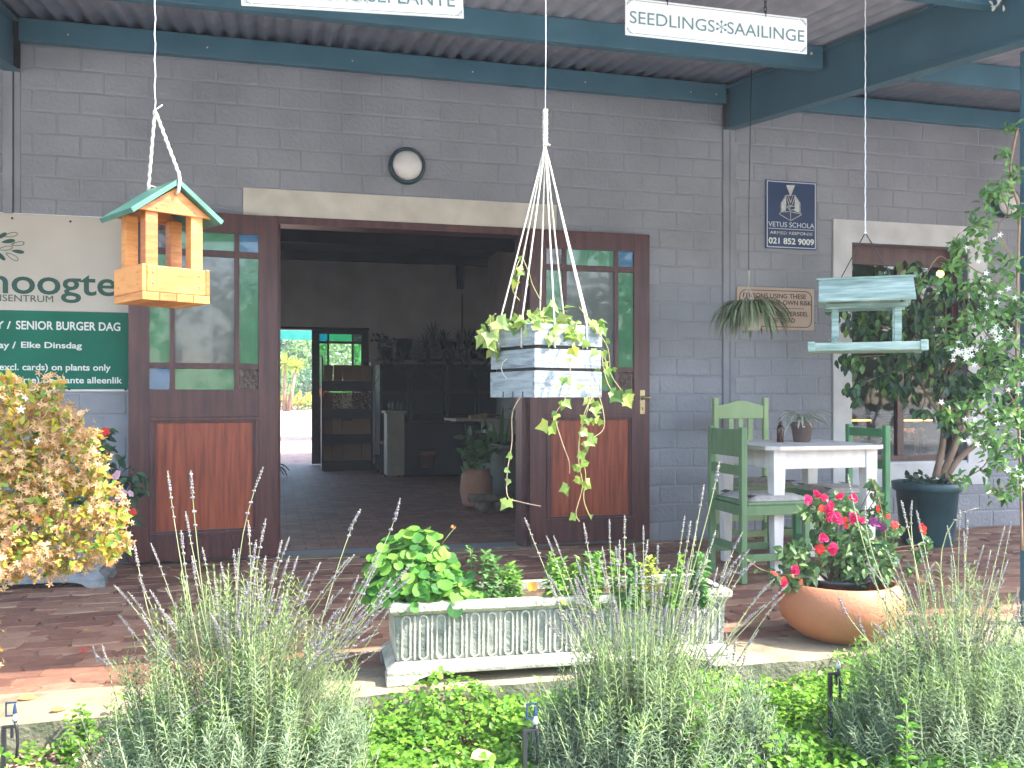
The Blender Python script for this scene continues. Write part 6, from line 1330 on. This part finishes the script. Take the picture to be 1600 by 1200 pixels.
b = MB(); b.lathe([(0, 0), (.12, 0), (.135, .03), (.155, .15), (.14, .30), (.125, .325), (.135, .335), (.135, .35), (.115, .35), (.11, .3), (0, .3)], 32, g_); b.build('pot', 'terracotta', t)
P = np.array([g_.x, g_.y, .52])+rand_dirs(120)*rng.uniform(.1, 1, (120, 1))*np.array([.2, .2, .24]); leaves('leaf', LANCE, 'bougain', P, rand_dirs(120, .3), rand_dirs(120, .8), .11, t)
g2_ = gp(777, 783, 0); t = thing('snake_plant', 'upright snake plant in a dark pot beside the terracotta pot', 'snake plant', g2_); b = MB(); b.lathe([(0, 0), (.09, 0), (.12, .26), (.11, .26), (0, .22)], 24, g2_); b.build('pot', 'black_plastic', t)
for k in range(9): b = MB(); a = k*.7; l = random.uniform(.45, .78); q = g2_+Vector((.05*math.cos(a), .05*math.sin(a), .22)); ribbon(b, [q+Vector((.09*math.cos(a)*f, .09*math.sin(a)*f, l*f)) for f in (0, .25, .5, .75, 1)], .05); b.build('leaf', 'hedge', t)
g3 = gp(762, 800, 0); t = thing('log_bench', 'low rustic bench of logs on the shop floor', 'bench', g3)
b = MB(); b.tube([(g3.x-.17, g3.y, .13), (g3.x+.25, g3.y+.12, .11)], [.04, .035], 8); b.build('log_seat', 'log', t)
for q in (-.05, .13): b = MB(); b.tube([(g3.x+q, g3.y-.08, .048), (g3.x+q, g3.y+.12, .048)], .047, 10); b.build('log_leg', 'log', t)
b = MB(); q = gp(436, 745, 0); t = thing('floor_plant', 'dark leafy plant on the shop floor just behind the left door', 'plant', q); b.lathe([(0, 0), (.07, 0), (.09, .12), (0, .1)], 16, q+Vector((-.1, 0, 0))); b.build('pot', 'black_plastic', t)
spider('leaf', q+Vector((-.1, 0, .12)), 22, .34, .03, t, 'palm_dark', .5, 1)

# ================================================================ CAFE BEHIND THE WINDOW
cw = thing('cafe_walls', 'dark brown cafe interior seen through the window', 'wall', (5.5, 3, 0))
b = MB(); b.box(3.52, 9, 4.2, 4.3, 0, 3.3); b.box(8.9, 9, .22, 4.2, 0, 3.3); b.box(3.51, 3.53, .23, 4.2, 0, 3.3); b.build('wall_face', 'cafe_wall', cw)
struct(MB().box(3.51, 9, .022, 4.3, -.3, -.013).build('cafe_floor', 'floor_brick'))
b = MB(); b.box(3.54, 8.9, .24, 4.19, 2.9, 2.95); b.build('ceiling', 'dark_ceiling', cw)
def bulb(px, py, Y, lab):
    p = wp(px, py, Y); t = thing('pendant_lamp', lab, 'lamp', p, 'warm bulbs inside the cafe'); b = MB(); b.blob(p, .036, 12, 8); b.build('bulb', 'warm_bulb', t); b = MB(); b.tube([p+Vector((0, 0, .035)), p+Vector((0, 0, .09))], .016, 8); b.tube([p+Vector((0, 0, .09)), (p.x, p.y, 2.9)], .004, 4); b.build('flex', 'black_plastic', t)
bulb(1366, 440, 1.3, 'glowing bulb behind the roof of the mint bird feeder'); bulb(1469, 428, 1.5, 'glowing bulb at the upper right of the cafe window')
for x0, x1, lab in ((1333, 1361, 'lit glass cabinet behind the left pane of the cafe window'), (1412, 1457, 'lit glass cabinet behind the right pane of the cafe window')):
    a_, c_ = wp(x0, 657, 1.4), wp(x1, 657, 1.4); t = thing('display_case', lab, 'display case', (a_.x, 1.5, 0)); MB().box(a_.x-.05, c_.x+.05, 1.35, 2.0, a_.z+.02, a_.z+.04).build('top', 'cafe_glass_case', t); MB().box(a_.x, c_.x, 1.40, 1.43, a_.z-.006, a_.z+.006).build('light_strip', 'warm_strip', t)
    MB().box(a_.x-.05, c_.x+.05, 1.36, 2.0, a_.z-.22, a_.z-.20).build('shelf', 'cafe_glass_case', t); MB().box(a_.x-.05, c_.x+.05, 1.9, 1.95, 0, a_.z-.01).build('back_panel', 'cafe_wall', t); MB().box(a_.x-.05, c_.x+.05, 1.36, 1.9, 0, a_.z-.22-.001).build('base', 'dark_wood', t)
    b = MB()
    for k in range(30): b.blob((random.uniform(a_.x+.02, c_.x-.02), random.uniform(1.45, 1.7), a_.z-.17+random.uniform(0, .08)), .03, 6, 4, 0, (1, 1, .7))
    stuff(b.build('pastries', 'bread', t))
a_ = wp(1335, 617, 1.0); c_ = wp(1500, 617, 1.0); t = thing('cafe_shelf', 'reddish wooden shelf board across the cafe behind the glass', 'shelf', (a_.x, 1, a_.z)); MB().box(a_.x, c_.x, 2.3, 2.6, a_.z+.0, a_.z+.05).build('board', 'red_panel_wood', t)
for px, lab in ((1400, 'wooden trestle leg under the left side of the cafe display'), (1436, 'wooden trestle leg under the lit right cabinet')):
    p = wp(px, 690, 1.2); t = thing('trestle', lab, 'trestle', (p.x, 1.2, 0)); b = MB(); b.tube([(p.x-.05, 1.2, .45), (p.x, 1.2, .74)], .018, 4); b.tube([(p.x+.07, 1.2, .45), (p.x+.01, 1.2, .74)], .018, 4); b.build('leg', 'bread', t)
p = wp(1462, 505, 1.0); b = MB(); P = [(p.x+(.075 if k % 2 == 0 else .03)*math.sin(k*math.pi/5), p.z+(.075 if k % 2 == 0 else .03)*math.cos(k*math.pi/5)) for k in range(10)]; b.prism(P, 1.0, 1.015); tag(b.build('hanging_star', 'terracotta_dark'), 'reddish star ornament hanging inside the cafe window', 'ornament')

# ================================================================ COURTYARD BEYOND THE SHOP
sn = thing('shade_canopy', 'bright teal shade canopy over the courtyard beyond the shop', 'canopy', (0, 15, 2.3)); b = MB(); z0 = 2.05; b.add([(-4, 12, z0+.28), (5, 12, z0+.28), (5, 13, z0+.36), (-4, 13, z0+.36)], [(0, 1, 2, 3)]); b.build('net', 'shade_net', sn)
MB().box(-4, 5, 11.95, 12.0, z0+.10, z0+.275).build('front_beam', 'shade_net', sn)
for x in (-3.5, 4.5): MB().box(x, x+.1, 12.1, 12.2, 0, z0+.1).build('post', 'teal_paint', sn)
def bush(name, label, c, r, n, mt, s=.12, tm=OVATE, cat='shrub', fl=None, group=None):
    t = thing(name, label, cat, (c[0], c[1], 0), group); C_ = [np.array(c)+rand_dirs(1)[0]*np.array(r)*.6 for _ in range(14)]; P = np.concatenate([q+rand_dirs(n//14)*rng.uniform(.3, 1, (n//14, 1))*np.array(r)*.55 for q in C_])
    cloud('foliage', tm, P, norm(rng.normal(size=P.shape)+np.array([0, 0, .3])), norm(rng.normal(size=P.shape)*.6+np.array([0, -.5, .7])), rng.uniform(.6, 1.2, len(P))*s, mt, t)
    b = MB()
    for k in range(5): b.tube([(c[0]+random.uniform(-.05, .05), c[1], -.02), (c[0]+random.uniform(-r[0], r[0])*.5, c[1]+random.uniform(-r[1], r[1])*.5, c[2])], .02, 5)
    stuff(b.build('stem', 'bark', t))
    if fl: k = rng.integers(0, len(P), 90); Q = P[k]+np.array([0, -.1, .08]); cloud('flower', BLOOM5, Q, rand_dirs(90), norm(rng.normal(size=(90, 3))*.4+np.array([0, -1, .8])), s*.7, fl, t)
pr_ = lambda px, py, d: dp(px, py, d)
YS = lambda Y: (Y-8.6)*2.112/51.4-.012
for (px, py, d, r, mt, lab, ls) in ((436, 600, 30, (.7, .6, 1.0), 'yard_leaf', 'leafy green shrub at the left of the courtyard view', .09), (480, 560, 44, (5, 1.5, 2.6), 'yard_dark', 'tall dark green hedge closing the courtyard view', .2), (400, 570, 42, (3.5, 1.5, 2.6), 'yard_dark', 'dark hedge left of the courtyard view', .2), (545, 575, 42, (3.6, 1.5, 2.4), 'yard_leaf', 'light green tree seen through the coloured door panes', .2), (478, 600, 34, (1.1, .5, .7), 'yard_dark', 'dark green bush behind the courtyard flowers', .1)):
    q = dp(px, py, d); bush('courtyard_shrub', lab, (q.x, q.y, q.z), r, 4200 if r[0] > 2 else 900, mt, ls)
q = dp(468, 628, 30); bush('flower_bed_plants', 'orange and yellow flowers edging the courtyard bed', (q.x, q.y, q.z-.05), (.75, .4, .30), 800, 'yard_leaf', .08, fl='orange_flower')
q = dp(525, 628, 31); bush('flower_bed_plants', 'flowering bed plants further right behind the coloured panes', (q.x, q.y, q.z-.05), (1.2, .4, .35), 900, 'yard_leaf', .09, fl='orange_flower')
for px, py, lab in ((445, 567, 'left one of two yuccas in the courtyard'), (463, 573, 'right, leaning one of two yuccas in the courtyard')):
    q = dp(px, py, 29); t = thing('yucca', lab, 'yucca', (q.x, q.y, YS(q.y))); b = MB(); b.tube([(q.x-.25*(px > 450), q.y, YS(q.y)), tuple(q)], [.07, .05], 6); b.build('trunk', 'bark', t)
    for k in range(44): b = MB(); dv = Vector(rand_dirs(1, .5)[0].tolist()); ribbon(b, [q, q+dv*.22, q+dv*.42+Vector((0, 0, -.03))], .06); b.build('leaf', 'yucca', t)
# garden behind the photographer: what the panes mirror
for i, (x, y, r, hh) in enumerate(((-6, -17, 3, 2.6), (-1, -19, 3.2, 3.4), (4.5, -18, 3, 2.8), (9.5, -16, 3.2, 3.2), (14, -13, 3, 3.0))):
    bush('garden_tree', ('round garden tree behind the camera, mirrored in the door panes', 'tallest tree behind the camera', 'tree behind the camera right of the tallest one', 'broad tree behind the camera mirrored in the cafe window', 'tree far right behind the camera')[i], (x, y, hh), (r, r*.7, hh*.9), 1600, 'hedge', .4, cat='tree')

# ================================================================ LENS VEIL, BUILT AS ADDED HAZE
hb = MB(); hb.box(-93, 93, -93, 93, -1.35, 8.0); hz = hb.mesh('veil_haze', 'grit'); hz.materials.clear()
hm = bpy.data.materials.new('veil_air'); hm.use_nodes = True; hn = hm.node_tree; hn.nodes.remove(hn.nodes['Principled BSDF'])
pv_ = hn.nodes.new('ShaderNodeVolumePrincipled'); pv_.inputs['Color'].default_value = (.90, .95, 1, 1); pv_.inputs['Density'].default_value = .003  # thin volume added to lift the blacks, in place of lens veil
hn.links.new(pv_.outputs[0], hn.nodes['Material Output'].inputs['Volume']); hz.materials.append(hm)
ho = link('veil_haze', hz); ho['kind'] = 'stuff'; SC.cycles.volume_bounces = 0
